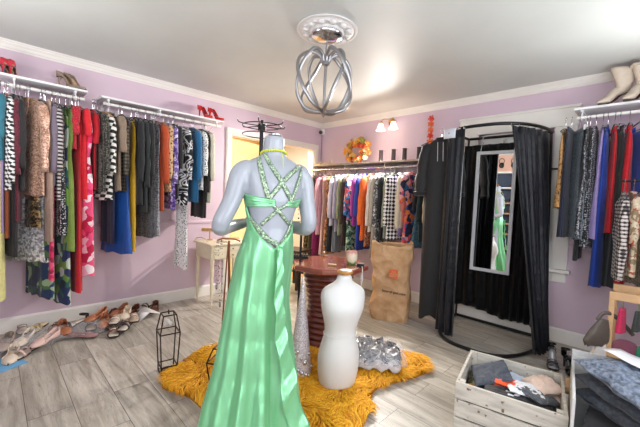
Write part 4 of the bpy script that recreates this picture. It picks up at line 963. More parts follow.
def text_mesh(txt, size, m, name, parent, loc, rot, ext=.0006, bold=0.):
    c = bpy.data.curves.new(name, 'FONT'); c.body = txt; c.size = size; c.extrude = ext; c.align_x = 'CENTER'; c.align_y = 'CENTER'; c.offset = bold
    o = bpy.data.objects.new('x', c); COL.objects.link(o); bpy.context.view_layer.update()
    me = bpy.data.meshes.new_from_object(o); bpy.data.objects.remove(o)
    me.materials.clear(); me.materials.append(m); q = bpy.data.objects.new(name, me); COL.objects.link(q); q.parent = parent; q.location = loc; q.rotation_euler = rot; return q
ORG = solid('print_orange', (232, 96, 44), .6); INK = solid('print_black', (40, 36, 34), .6)
lx = .03; ly = -.148
MB().box((lx-.042, ly-.002, .455), (lx+.042, ly+.004, .54)).build('printed_square', ORG, t, smooth=False)
for ln, zz in (('THE', .52), ('HOME', .498), ('DEPOT', .475)): text_mesh(ln, .026, KRAFT, 'printed_lettering', t, (lx, ly-.0032, zz), (Rd(90), 0, 0), bold=.0008)
text_mesh('homedepot.com', .036, INK, 'printed_lettering', t, (lx+.01, ly-.004, .31), (Rd(90), Rd(3), 0), bold=.0012)

# ------------------------------------------------------------------ crumpled bag of clothes on the rug
pk = PX(372, 358, 2, .06)
t = thing('clothing_package', 'black clothing sealed in a crinkled clear plastic bag on the yellow rug', 'package', (pk.x, pk.y, .035), Rd(38))
m, nt, bs = mat('crinkled_film'); v = coords(nt); n = nd(nt, 'ShaderNodeTexNoise'); n.inputs['Scale'].default_value = 11; n.inputs['Detail'].default_value = 6; n.inputs['Distortion'].default_value = 1.4; nt.links.new(v, n.inputs['Vector'])
r_ = ramp(nt, [(.42, lin((26, 28, 32))), (.5, lin((90, 92, 96))), (.56, lin((30, 32, 36))), (.70, lin((200, 200, 204)))]); nt.links.new(n.outputs['Fac'], r_.inputs[0]); nt.links.new(r_.outputs[0], bs.inputs['Base Color']); bs.inputs['Roughness'].default_value = .18; bs.inputs['Coat Weight'].default_value = 1; bump(nt, bs, n.outputs['Fac'], 1., .04)
def pillow(a, c, h, seed, amp=.02, n=26):
    rings = []
    top = []; 
    def s(u): return math.copysign(abs(u)**1.0, u)
    V = []; Fc = []
    for side in (1, -1):
        o0 = len(V)
        for i in range(n+1):
            for j in range(n+1):
                u = -1+2*i/n; w_ = -1+2*j/n; e = (max(0, 1-abs(u)**3)*max(0, 1-abs(w_)**3))**.55
                nz = MN.noise(Vector((u*3+seed, w_*3, side)))*amp+MN.noise(Vector((u*8+seed, w_*8, side)))*amp*.45
                V.append((a*u+nz*.6, c*w_+nz*.6, h/2+side*(h/2*e)+nz*e*(1 if side > 0 else .2)))
        for i in range(n):
            for j in range(n):
                q = o0+i*(n+1)+j; f = (q, q+n+1, q+n+2, q+1); Fc.append(f if side > 0 else f[::-1])
    mb = MB(); mb.add(V, Fc); return mb
pillow(.20, .155, .14, 4, .045).build('wrapped_clothing', m, t, angle=35)
FILM = solid('clear_film', (245, 245, 250), .12, trans=0., alpha=.12, spec=.9)
WFILM = solid('white_film', (226, 222, 222), .2, alpha=.45)
pillow(.235, .185, .15, 9, .05).build('plastic_film', FILM, t, angle=35)
b = MB(); b.loft([[(-.19+.38*j/14, -.15-.018*k+.012*sin(j*2.1+k*2), .085-.025*k+.012*sin(j*1.7+k)) for j in range(15)] for k in range(3)], closed=False).build('film_edge', WFILM, t, solid=.002)

# ------------------------------------------------------------------ geometric wire lanterns
DW = solid('dark_bronze_wire', (52, 44, 38), .4, .6)
def lantern(label, loc, rz, w0, w1, h, cat='lantern'):
    t = thing('wire_lantern', label, cat, loc, rz)
    bot = [(x*w0/2, y*w0/2, .004) for x, y in ((-1, -1), (1, -1), (1, 1), (-1, 1))]
    mid = [(x*w1/2, y*w1/2, h*.70) for x, y in ((-1, -1), (1, -1), (1, 1), (-1, 1))]
    top = [(x*w1*.33, y*w1*.33, h) for x, y in ((-1, -1), (1, -1), (1, 1), (-1, 1))]
    low = [(x*w0/2*1.02, y*w0/2*1.02, h*.13) for x, y in ((-1, -1), (1, -1), (1, 1), (-1, 1))]
    b = MB(); r = .0045
    for i in range(4):
        j = (i+1) % 4
        for q in (bot, mid, top, low): b.tube([q[i], q[j]], r, 6)
        b.tube([bot[i], low[i], mid[i], top[i]], r, 6)
    b.build('wire_frame', DW, t)
    MB().tube(arc((0, 0, h+.012), .014, 0, 360, 12, 'xz')[:-1], .003, 6, loop=True).build('hanging_ring', DW, t)
    MB().box((-w0/2, -w0/2, .0), (w0/2, w0/2, .006)).build('base_plate', solid('base_board', (160, 150, 138), .5), t, smooth=False)
    MB().lathe([(0, .006), (w0*.38, .006), (w0*.42, .016), (w0*.36, .018), (0, .012)], 24, cap=False).build('candle_plate', solid('black_plate', (30, 28, 28), .3), t)
    return t
pl = PX(167.5, 371, 2, 0)
lh = PX(167, 314, 0, pl.x).z
t = lantern('open geometric wire lantern with a black candle plate standing left of the yellow rug', (pl.x, pl.y, 0), Rd(-8), .10, .125, lh)
b = MB()
for i in range(7): b.ball((rnd.uniform(-.03, .03), rnd.uniform(-.03, .03), lh*.86+rnd.uniform(-.01, .01)), .014, 7, 5)
b.tube([(-.05, 0, lh*.84), (.05, 0, lh*.84)], .002, 5)
b.build('tag_tuft', solid('tuft_white', (226, 224, 220), .7), t)
p2 = PX(224, 388, 2, 0.02)
t = lantern('geometric wire lantern with greenery half hidden behind the green gown', (p2.x, p2.y, .02), Rd(35), .12, .16, .27)
b = MB(); rnd = random.Random(4)
for i in range(60):
    a = rnd.uniform(0, 6.3); r = rnd.uniform(0, .055); x, y = r*cos(a), r*sin(a); z = rnd.uniform(.03, .16); a2 = rnd.uniform(0, 6.3)
    b.add([(x, y, z), (x+.014*cos(a2), y+.014*sin(a2), z+.015), (x+.026*cos(a2+.3), y+.026*sin(a2+.3), z+.012), (x+.014*cos(a2+.7), y+.014*sin(a2+.7), z+.005)], [(0, 1, 2, 3)])
b.build('greenery', solid('moss_green', (92, 104, 54), .7), t, smooth=False)

# ------------------------------------------------------------------ ivory desk by the doorway
DK = Vector((.30, -1.82, 0)); DKH = .70
t = thing('writing_desk', 'small antique ivory desk with two drawers and slim legs beside the doorway', 'desk', (DK.x, DK.y, 0), 0)
IV = solid('ivory_paint', (232, 220, 192), .45, noise=.12, nscale=20)
dx, dy = .19, .25
MB().box((-dx-.02, -dy-.02, DKH-.02), (dx+.02, dy+.02, DKH)).build('desk_top', IV, t, smooth=False, bevel=.005)
b = MB(); b.box((-dx, -dy, DKH-.17), (dx, dy, DKH-.02)); b.build('desk_apron', IV, t, smooth=False, bevel=.003)
for z0, z1 in ((DKH-.092, DKH-.03), (DKH-.162, DKH-.098)):
    d_ = MB().box((dx, -dy+.03, z0), (dx+.008, dy-.03, z1)).build('drawer', IV, t, smooth=False, bevel=.002)
    MB().ball((dx+.016, 0, (z0+z1)/2), .009).build('knob', GOLD, d_)
for sx in (-1, 1):
    for sy in (-1, 1):
        x, y = sx*(dx-.02), sy*(dy-.02)
        MB().lathe([(0, 0), (.010, 0), (.013, .02), (.012, .05), (.018, .30), (.021, .44), (.017, .46), (.023, .48), (.023, DKH-.17), (0, DKH-.17)], 14, (x, y, 0), cap=False).build('leg', IV, t)
b = MB(); b.tube(smoothpath([(-dx+.02, -dy+.0, DKH+.005), (-dx+.02, -dy+.0, DKH+.03), (0, -dy, DKH+.05), (.10, -dy, DKH+.02)], 6), .008, 8); b.build('scroll_gallery', IV, t)
t = thing('bracelet_stand', 'wooden T-bar bracelet stand with gold bangles on the ivory desk', 'jewellery stand', (.16, -1.93, DKH), Rd(50))
TW = solid('tan_wood', (200, 160, 112), .4, noise=.2, nscale=30)
MB().lathe([(0, 0), (.035, 0), (.035, .01), (.008, .014), (.007, .12), (0, .12)], 16, cap=False).build('stand_post', TW, t)
MB().tube([(-.09, 0, .12), (.09, 0, .12)], .019, 12).build('stand_bar', TW, t)
b = MB()
for x in (-.07, -.055, -.02, .03, .05, .075): b.tube([(x, .022*cos(a), .12+.022*sin(a)) for a in [i*pi/8 for i in range(16)]], .0028, 5, loop=True)
b.build('bangles', GOLD, t)
t = thing('book', 'pale closed booklet lying on the ivory desk', 'book', (.36, -1.80, DKH), Rd(20)); MB().box((-.07, -.10, .002), (.07, .10, .018)).build('pages', solid('page_cream', (240, 232, 214), .7), t, smooth=False); MB().box((-.073, -.103, .018), (.073, .103, .021)).build('cover', IV, t, smooth=False)
t = thing('book', 'cream notebook propped flat beside the bracelet stand on the ivory desk', 'book', (.22, -1.68, DKH), Rd(-15)); MB().box((-.06, -.085, .002), (.06, .085, .014)).build('pages', solid('page_cream', (240, 232, 214), .7), t, smooth=False); MB().box((-.063, -.088, .014), (.063, .088, .017)).build('cover', TW, t, smooth=False)

# ------------------------------------------------------------------ rotating necklace rack behind the mannequin
SP = Vector((1.62, -2.16, 0))
SP = CAM + ray(262, 128)*((Vector((1.55, -2.2, 1.9))-CAM).dot(FW)); ZS = SP.z; SP.z = 0
t = thing('spinner_rack', 'tall black rotating necklace rack with a wheel of hooks behind the mannequin', 'display rack', SP)
MB().lathe([(0, 0), (.17, 0), (.17, .012), (.03, .02), (.0, .02)], 28, cap=False).build('rack_base', BLACKM, t)
MB().tube([(0, 0, .015), (0, 0, ZS+.03)], .017, 12).build('pole', BLACKM, t)
MB().lathe([(0, -.02), (.032, -.02), (.032, .03), (.012, .035), (.012, .06), (0, .065)], 16, (0, 0, ZS), cap=False).build('hub', BLACKM, t)
for zz, R_ in ((ZS+.015, .15), (ZS-.055, .15)):
    MB().tube([(R_*cos(a), R_*sin(a), zz) for a in [i*pi/18 for i in range(36)]], .004, 6, loop=True).build('wheel', BLACKM, t)
    for k in range(6 if zz > ZS else 0):
        a = k*pi/3+.3+(zz < ZS)*.5; MB().tube([(.02*cos(a), .02*sin(a), zz), (.15*cos(a), .15*sin(a), zz), (.19*cos(a), .19*sin(a), zz+.006), (.2*cos(a), .2*sin(a), zz+.022)], .004, 6).build('hook_arm', BLACKM, t)
        MB().ball((.2*cos(a), .2*sin(a), zz+.026), .007, 8, 5).build('hook_tip', solid('clear_tip', (226, 226, 230), .2), t)
COP = solid('antique_copper', (150, 92, 60), .35, .6)
def necklace(label, x, y, z, Ln, m, rb, seed, n=26, wd=.03, pend=None):
    rr = random.Random(seed); b = MB()
    for i in range(n):
        a = -pi/2+2*pi*i/n; zz = z-Ln/2+Ln/2*sin(a+pi) if 0 else z-Ln/2*(1+sin(a)); xx = wd*cos(a)*(1+.3*sin(2*a))
        b.ball((xx, .3*xx, zz), rb*rr.uniform(.7, 1.2), 7, 5)
    if pend: b.ball((0, 0, z-Ln-.012), pend, 8, 6, 1, .5, 1.3)
    tt = thing('necklace', label, 'necklace', (x, y, 0), group=None); b.build('beads', m, tt); return tt
A = lambda k, lo=False: (SP.x+.15*cos(k*pi/3+.3+lo*.5), SP.y+.15*sin(k*pi/3+.3+lo*.5))
# second necklace stand on the table corner side and strings of beads seen beside the mannequin
BLKB = solid('jet_beads', (24, 22, 22), .25); SILB = solid('silver_beads', (180, 176, 172), .25, .8); GLDB = solid('gold_beads', (196, 156, 84), .3, .8)
for (px, py, d, Ln, m, lb, sd) in ((301, 212, 2.75, .30, BLKB, 'long black bead necklace hanging right of the mannequin above the table', 1), (306, 214, 2.75, .26, GLDB, 'gold chain necklace hanging beside the black beads above the table', 2)):
    q = CAM+ray(px, py-18)*d; necklace(lb, q.x, q.y, q.z, Ln, m, .007, sd, wd=.018, pend=.012)
q = CAM+ray(303, 192)*2.75
t = thing('necklace_bust', 'dark narrow necklace stand between the mannequin and the back wall garments', 'jewellery stand', (q.x, q.y, 0))
zt = q.z+.01
MB().lathe([(0, 0), (.1, 0), (.1, .012), (.012, .02), (.010, zt), (0, zt)], 20, cap=False).build('stand_post', BLACKM, t)
MB().tube([(-.08, -.02, zt), (.08, .02, zt)], .006, 8).build('stand_bar', BLACKM, t)
# silver necklace stand on the desk side, left of the gown
q = PX(225.5, 352, 2, 0)
t = thing('jewellery_tree', 'slim copper stand with silver chains hanging from it just left of the green gown', 'jewellery stand', (q.x, q.y, 0), Rd(45))
zt = (CAM+ray(228, 240)*((q-CAM).dot(FW))).z
for s in (-1, 1): MB().tube([(s*.045, 0, 0), (s*.03, 0, .25), (s*.012, 0, zt*.8), (0, 0, zt)], .006, 8).build('stand_leg', COP, t)
MB().tube([(0, .07, 0), (0, .01, zt)], .008, 8).build('stand_leg', COP, t)
MB().tube([(-.09, 0, zt), (-.05, 0, zt+.015), (.05, 0, zt+.015), (.09, 0, zt)], .006, 8).build('stand_arm', COP, t)
MB().tube([(-.035, 0, .26), (.035, 0, .26)], .008, 8).build('stand_rung', COP, t)
for k, (px, Ln, m) in enumerate(((225, .36, SILB), (228, .50, SILB))):
    p_ = q+Vector((cos(Rd(45)), sin(Rd(45)), 0))*(-.085+.03*k)
    necklace(('silver chain necklace hanging left of the green gown, shorter of the two', 'silver chain necklace hanging left of the green gown, longer of the two')[k], p_.x, p_.y, zt+.002, Ln, m, .006, 20+k, wd=.014, pend=.014)
# small dark side table and jewellery beyond the mannequin
q = PX(297, 262, 2, 0.0)
t = thing('side_table', 'small dark wooden stool standing in the doorway beyond the mannequin', 'stool', (.35, -.75, 0), Rd(10))
DWD = solid('dark_wood', (62, 42, 34), .4, noise=.3, nscale=16)
MB().box((-.16, -.16, .50), (.16, .16, .53)).build('stool_top', DWD, t, smooth=False, bevel=.006)
for sx in (-1, 1):
    for sy in (-1, 1): MB().box((sx*.13-.017, sy*.13-.017, 0), (sx*.13+.017, sy*.13+.017, .50)).build('leg', DWD, t, smooth=False, bevel=.003)
MB().box((-.13, -.012, .2), (.13, .012, .23)).build('stretcher', DWD, t, smooth=False)

# ------------------------------------------------------------------ chandelier
CH = PX(327, 32, 2, 2.385); cx, cy = CH.x, CH.y
o = MB(); prof = [(0, 0), (.20, 0), (.208, -.004), (.21, -.012), (.195, -.016), (.185, -.012), (.178, -.018), (.12, -.02), (.115, -.03), (.105, -.034), (.098, -.028), (.0, -.028)]
PLAS = solid('plaster_white', (226, 224, 222), .6)
t = thing('ceiling_medallion', 'round white plaster ceiling medallion above the chandelier', 'ceiling medallion', (cx, cy, H))
MB().lathe(prof[::-1], 56, cap=False).build('plaster_disc', PLAS, t)
b = MB()
for k in range(12):
    a = 2*pi*k/12; b.ball((.148*cos(a), .148*sin(a), -.022), .022, 10, 6, 1, 1, .6)
    for s in (-1, 1):
        a2 = a+s*.16; b.tube(smoothpath([(.148*cos(a2)+.0, .148*sin(a2), -.02), (.165*cos(a2+s*.05), .165*sin(a2+s*.05), -.021), (.17*cos(a2+s*.1), .17*sin(a2+s*.1), -.02)], 3), .005, 6)
for k in range(48): a = 2*pi*k/48; b.ball((.108*cos(a), .108*sin(a), -.033), .005, 6, 4)
b.build('relief', PLAS, t)
t = thing('chandelier', 'silver open orb chandelier of curved bands hanging from the ceiling medallion', 'chandelier', (cx, cy, H))
CHM = solid('brushed_silver', (166, 166, 168), .28, .9)
MB().lathe([(0, -.03), (.104, -.03), (.110, -.034), (.110, -.044), (.100, -.056), (.060, -.070), (0, -.076)], 36, cap=False).build('canopy', CHROME, t)
MB().tube([(0, 0, -.066), (0, 0, -.20)], .005, 8).build('rod', CHM, t)
zt, zb = -.19, -.565; Rm = .225
MB().lathe([(0, zt+.02), (.018, zt+.02), (.026, zt+.005), (.026, zt-.05), (.012, zt-.06), (0, zt-.06)], 16, cap=False).build('top_hub', CHM, t)
MB().lathe([(0, zb+.03), (.016, zb+.03), (.028, zb+.01), (.028, zb-.002), (.012, zb-.012), (.006, zb-.03), (0, zb-.034)], 16, cap=False).build('bottom_hub', CHM, t)
MB().tube([(0, 0, zt-.06), (0, 0, zb+.03)], .010, 10).build('centre_stem', CHM, t)
def band(pts, name='orb_band', r=.0105):
    MB().tube(smoothpath(pts, 6), r, 8, flat=1.25, up=(0, 0, 1)).build(name, CHM, t, angle=180)
for k in range(8):
    a = 2*pi*k/8+.2; tw = .75 if k % 2 else -.75; R_ = Rm*(1.0 if k % 2 else .9)
    def pp(r, z, da): return (r*cos(a+da), r*sin(a+da), z)
    band([pp(.02, zt-.03, 0), pp(.045, zt+.015, 0), pp(.115, zt+.025, tw*.1), pp(R_*.86, zt-.04, tw*.3), pp(R_*1.0, zt-.14, tw*.6), pp(R_*.97, zt-.25, tw*.9), pp(R_*.72, zt-.335, tw*1.1), pp(.08, zt-.365, tw*1.25), pp(.02, zb+.005, tw*1.3)])

# ------------------------------------------------------------------ wall sconce, lit
sc = PX(390, 122, 1, -.05)
t = thing('wall_sconce', 'brass wall sconce with two lit white bell shades above the back wall rail', 'wall lamp', (sc.x, 0, sc.z))
MB().lathe([(0, 0), (.05, 0), (.052, .008), (.04, .018), (0, .022)], 24, cap=False).build('wall_plate', GOLD, t, rot=(Rd(90), 0, 0))
m, nt, bs = mat('lit_opal_glass'); bs.inputs['Base Color'].default_value = (1, .95, .88, 1); bs.inputs['Emission Color'].default_value = (1, .86, .66, 1); bs.inputs['Emission Strength'].default_value = 1.4; OPAL = m
for s in (-1, 1):
    MB().tube(smoothpath([(0, -.02, 0), (s*.03, -.06, .035), (s*.075, -.10, .035), (s*.095, -.115, -.005)], 6), .006, 8).build('lamp_arm', GOLD, t)
    MB().lathe([(0, .005), (.016, .005), (.02, -.01), (.018, -.022), (0, -.022)], 14, (s*.095, -.115, 0), cap=False).build('socket', GOLD, t)
    MB().lathe([(.019, -.018), (.028, -.03), (.036, -.055), (.044, -.085), (.062, -.112), (.060, -.113), (.041, -.086), (.033, -.056), (.025, -.03), (.016, -.02)], 24, (s*.095, -.115, 0), cap=False).build('lamp_shade', OPAL, t)
    MB().ball((s*.095, -.115, -.062), .022, 12, 9, 1, 1, 1.25).build('bulb', OPAL, t)
    # the open bell throws its light down and out into the room
    l = bpy.data.lights.new('sconce_light', 'SPOT'); l.energy = 75; l.color = (1, .93, .86); l.shadow_soft_size = .035; l.spot_size = Rd(140); l.spot_blend = .7
    lo = bpy.data.objects.new('sconce_light', l); COL.objects.link(lo); lo.parent = t; lo.location = (s*.095, -.16, -.125); lo.rotation_euler = (Rd(-52), 0, 0)

# ------------------------------------------------------------------ decorations on the back wall shelf (top at 1.735)
ZS_ = 1.735
def on_shelf(px, y=-.14): p = PX(px, 155, 1, y); return (p.x, y, ZS_)
wr = PX(359, 148, 1, -.10); 
t = thing('autumn_wreath', 'wreath of orange, red and cream flowers standing on the back wall shelf', 'wreath', (wr.x, -.12, ZS_+.175), 0); t.scale = (1.22, 1, 1.05)
b = MB(); b.tube([(.13*cos(a), 0, .11*sin(a)) for a in [i*pi/14 for i in range(28)]], .02, 8, loop=True); b.build('vine_ring', solid('vine', (120, 84, 46), .8), t)
rnd = random.Random(21)
FC = [solid('flower_%d' % i, c, .6) for i, c in enumerate(((232, 112, 40), (240, 160, 60), (196, 60, 40), (240, 226, 196), (150, 160, 70), (244, 190, 90)))]
def flower(b, c, r, nrm=(0, -1, 0), pet=6):
    N = Vector(nrm).normalized(); A_ = N.orthogonal().normalized(); B_ = N.cross(A_); c = Vector(c); off = rnd.uniform(0, 6)
    for k in range(pet):
        a = off+2*pi*k/pet; d = A_*cos(a)+B_*sin(a); e = A_*-sin(a)+B_*cos(a)
        b.add([c, c+d*r*.6+e*r*.35+N*r*.25, c+d*r+N*r*.15, c+d*r*.6-e*r*.35+N*r*.25], [(0, 1, 2, 3)])
    b.ball(c+N*r*.15, r*.28, 6, 4)
for k in range(96):
    a = rnd.uniform(0, 2*pi); rr = rnd.uniform(.06, .165); b = MB(); flower(b, (rr*1.1*cos(a), rnd.uniform(-.035, -.015), rr*sin(a)), rnd.uniform(.026, .042), (rnd.uniform(-.5, .5)+cos(a)*.4, -1, rnd.uniform(-.4, .4)+sin(a)*.4))
    b.build('flower', FC[k % 6], t, smooth=False)
CY = solid('black_brown_velvet', (44, 30, 36), .6)
for k, px in enumerate((381, 393.5, 404.5, 419)):
    lb = ('dark bracelet cylinder on the back wall shelf, nearest the wreath', 'dark bracelet cylinder on the back wall shelf, second from the wreath', 'dark bracelet cylinder on the back wall shelf, third from the wreath', 'dark bracelet cylinder on the back wall shelf, closest to the fitting room')[k]
    t = thing('bracelet_cylinder', lb, 'display stand', on_shelf(px, -.13), 0, 'dark display cylinders on the back wall shelf')
    MB().lathe([(0, 0), (.034, 0), (.036, .006), (.028, .012), (.026, .145), (.029, .15), (.029, .158), (0, .16)], 20, cap=False).build('velvet_roll', CY, t)
    MB().tube([(.026, 0, .152), (.045, .01, .15), (.052, .012, .135)], .003, 5).build('wire_end', CHM, t)
DRW = solid('driftwood_cream', (222, 204, 170), .6, noise=.2, nscale=30)
for k, px in enumerate((318, 324, 330.5)):
    lb = ('cream jewelled hair ornament on the back wall shelf, at the far left end', 'small gold and cream tiara on the back wall shelf, middle of the three left ornaments', 'cream feathered headpiece on the back wall shelf, just left of the wreath')[k]
    t = thing('hair_ornament', lb, 'hair ornament', on_shelf(px, -.13), Rd(20*k)); rnd = random.Random(50+k); b = MB()
    b.tube([(.05*cos(a), .03*sin(a), .012+.02*sin(a)) for a in [i*pi/10 for i in range(20)]], .006, 6, loop=True); b.build('band', GOLD if k == 1 else DRW, t)
    b = MB()
    for i in range(9): x = rnd.uniform(-.05, .05); b.tube([(x, 0, .01), (x*1.3+rnd.uniform(-.02, .02), rnd.uniform(-.02, .02), rnd.uniform(.04, .085))], [.006, .002], 5); b.ball((x, -.02, rnd.uniform(.01, .03)), .009, 6, 4)
    b.build('feathers', DRW, t)
# flower string and small vase left of the black robe
p = PX(429, 133, 1, -.10)
t = thing('flower_garland', 'vertical string of orange blossoms hanging beside the black robe', 'garland', (p.x, -.06, PX(429, 117, 1, -.06).z))
zl = t.location.z-ZS_-.10
MB().tube([(0, .05, .02), (0, 0, 0), (0, 0, -zl)], .0018, 5).build('string', DRW, t)
rnd = random.Random(3)
for k in range(6):
    b = MB(); flower(b, (0, -.005, -.02-k*zl/6.2), .044, (rnd.uniform(-.3, .3), -1, .3), 5); flower(b, (.01, -.0, -.03-k*zl/6.2), .028, (.5, -.6, -.3), 5); b.build('blossom', FC[0] if k % 3 else solid('flower_red', (222, 66, 40), .6), t, smooth=False)
t = thing('posy', 'small green and cream flower posy on the right end of the back wall shelf', 'flowers', on_shelf(431, -.13))
MB().lathe([(0, 0), (.025, 0), (.03, .02), (.022, .045), (.024, .05), (0, .045)], 16, cap=False).build('pot', solid('pot_cream', (226, 220, 204), .5), t)
for k in range(14):
    b = MB(); flower(b, (rnd.uniform(-.04, .04), rnd.uniform(-.04, .02), rnd.uniform(.05, .11)), .024, (rnd.uniform(-.6, .6), -.8, rnd.uniform(0, 1))); b.build('flower', (FC[3], FC[4], FC[5])[k % 3], t, smooth=False)
# motion sensor with its cable in the corner
t = thing('corner_sensor', 'small dark security sensor on a white bracket in the corner near the ceiling', 'sensor', (.045, -.06, 2.13))
p = PX(319, 133, 1, -.06); t.location = (.05, -.06, p.z)
MB().box((-.028, -.0, -.03), (.022, .055, .05)).build('bracket', WHITE, t, smooth=False, bevel=.004)
MB().ball((0, -.018, .0), .030, 12, 8).build('sensor_eye', solid('dark_lens', (70, 66, 76), .2), t)
o = MB().tube([(.008, -.010, p.z-.02), (.008, -.010, 1.76)], .0045, 6).build('sensor_cable', solid('grey_cable', (150, 142, 150), .5)); tag(o, 'grey cable running down the corner from the sensor', 'cable')

# ------------------------------------------------------------------ shoes
def shoe_base(side_h, L_, wd, heel, mat_u, mat_s, mat_i, t, toe_open=False, closed_from=.62, pointy=.8, thick=.006, strap=0, heel_w=.010, high=None, block=False, mat_h=None):
    """a shoe along +X (heel at 0, toe at L_); heel: heel height"""
    N = 16
    def sole(k):   # height of the footbed
        if k < .25: return heel
        if k > .68: return .006
        q = (k-.25)/.43; return heel+(.006-heel)*(q*q*(3-2*q))
    def width(k):
        base_w = [(0, .30), (.05, .62), (.18, .70), (.42, .58), (.68, 1.0), (.82, .9), (.93, .62 if pointy < .9 else .8), (1.0, .10 if pointy < .9 else .4)]
        return wd/2*pl_(k, base_w)
    ks = [i/N for i in range(N+1)]
    b = MB(); b.loft([[(k*L_, -width(k), sole(k)), (k*L_, width(k), sole(k)), (k*L_, width(k), sole(k)+thick), (k*L_, -width(k), sole(k)+thick)] for k in ks]).build('sole', mat_s, t, angle=50)
    b = MB(); b.loft([[(k*L_, -width(k)*.9, sole(k)+thick+.001), (k*L_, width(k)*.9, sole(k)+thick+.001)] for k in ks[:-1]], closed=False).build('insole', mat_i, t, solid=.001)
    if heel > .02:
        b = MB(); hw = wd*.17
        if block: b.loft([[(x, y, z) for x, y in ((.0+q0, -hw), (.05, -hw), (.05, hw), (.0+q0, hw))] for z, q0 in ((0, .012), (heel, 0))])
        else: b.loft([[(.022+r*1.2*cos(a)+dx_, r*sin(a), z) for a in [j*pi/5 for j in range(10)]] for z, r, dx_ in ((0, heel_w*.6, .002), (heel*.5, heel_w*.7, -.002), (heel*.85, hw*.75, .0), (heel+.002, hw*1.1, .008))])
        b.build('heel', mat_h or mat_u, t, angle=60)
    return sole, width, ks
def pump(t, mu, ms, mi, L_=.235, wd=.078, heel=.085, **kw):
    sole, width, ks = shoe_base(.03, L_, wd, heel, mu, ms, mi, t, **kw)
    b = MB(); rings = []
    for k in ks[:]:
        if k > .72: break
        w_ = width(k); z = sole(k); h = .052 if k < .08 else (.045-.02*min(1, (k-.08)/.35)); 
        rings.append([(k*L_, -w_*.98, z+h), (k*L_, -w_*1.06, z+h*.5), (k*L_, -w_, z+.002), (k*L_, 0, z+.001), (k*L_, w_, z+.002), (k*L_, w_*1.06, z+h*.5), (k*L_, w_*.98, z+h)])
    b.loft(rings, closed=False).loft([[(-.001, y, z_) for y, z_ in ((-.0115, heel), (-.012, heel+.052))], [(-.006, 0, heel), (-.007, 0, heel+.055)], [(-.001, y, z_) for y, z_ in ((.0115, heel), (.012, heel+.052))]], closed=False)
    rings = []
    for k in ks:
        if k < .60: continue
        w_ = width(k); z = sole(k); h = .036-.022*((k-.6)/.4)
        rings.append([(k*L_, w_*1.05*cos(a), z+.002+h*sin(a)) for a in [j*pi/8 for j in range(9)]])
    b.loft(rings, closed=False); b.build('upper', mu, t, solid=.0025, angle=180)
def sandal(t, mu, ms, mi, L_=.225, wd=.082, heel=.008, straps=((.70, .020), (.45, .012)), ankle=False, **kw):
    sole, width, ks = shoe_base(.0, L_, wd, heel, mu, ms, mi, t, pointy=1., thick=.009, **kw)
    for k, sw in straps:
        w_ = width(k); z = sole(k); rg = []
        for a in [j*pi/10 for j in range(11)]:
            y, zz = w_*1.0*cos(a), z+.008+.034*sin(a); rg.append([(k*L_-sw/2, y, zz), (k*L_+sw/2, y, zz)])
        MB().loft(rg, closed=False).build('strap', mu, t, solid=.003, angle=180)
    if ankle:
        z = sole(.1)+.05; MB().tube([(.03+.032*cos(a), .028*sin(a), z+.006*cos(a)) for a in [j*pi/10 for j in range(20)]], .004, 6, loop=True, flat=1.6).build('ankle_strap', mu, t)
        MB().loft([[(.004, -.02, sole(0)+.004), (.004, -.02, z)], [(-.004, 0, sole(0)+.004), (-.004, 0, z)], [(.004, .02, sole(0)+.004), (.004, .02, z)]], closed=False).build('heel_counter', mu, t, solid=.003)
RED = solid('red_patent', (214, 24, 26), .2, coat=.6); TAN = solid('tan_insole', (204, 172, 140), .6); BSOLE = solid('dark_sole', (60, 46, 40), .6); DRED = solid('dark_red_insole', (120, 20, 20), .6)
for k, (px, r) in enumerate(((205, -12), (215, -6))):
    p = PX(px, 115, 0, .16)
    t = thing('red_pump', ('red high heeled pump on the left wall shelf, the left one of the pair', 'red high heeled pump on the left wall shelf, the right one of the pair')[k], 'shoe', (.10, p.y-.05, 2.063), Rd(r+24), 'red high heeled pumps'); pump(t, RED, RED, DRED, heel=.11)
PEW = solid('pewter_leather', (168, 148, 132), .35, .3); TEAL = solid('teal_leather', (24, 100, 104), .4); MULT = F('floral', [(196, 40, 60), (60, 90, 110), (170, 130, 90)], 1.5)
for k, (px, lb) in enumerate(((62, 'pewter glitter high heeled pump on the left wall shelf, the left one of the pair'), (70, 'pewter glitter high heeled pump on the left wall shelf, the right one of the pair'))):
    p = PX(px, 82, 0, .16); t = thing('pewter_pump', lb, 'shoe', (.08, p.y-.02, 2.076), Rd(34-6*k), 'pewter high heeled pumps'); pump(t, PEW, BSOLE, TAN, heel=.11)
for k, (px, lb) in enumerate(((2, 'red and teal strappy wedge at the left edge of the photo on the shelf'), (10, 'red and teal heeled shoe just right of its mate at the left shelf edge'))):
    p = PX(px, 70, 0, .16); t = thing('strappy_heel', lb, 'shoe', (.22, p.y, 2.076), Rd(165+8*k), 'red and teal heeled shoes'); pump(t, MULT, BSOLE, TAN, heel=.075); MB().loft([[(.13-.02, .046*cos(a), .012+.045*sin(a)), (.13+.02, .046*cos(a), .012+.04*sin(a))] for a in [j*pi/10 for j in range(11)]], closed=False).build('teal_strap', TEAL, t, solid=.004)
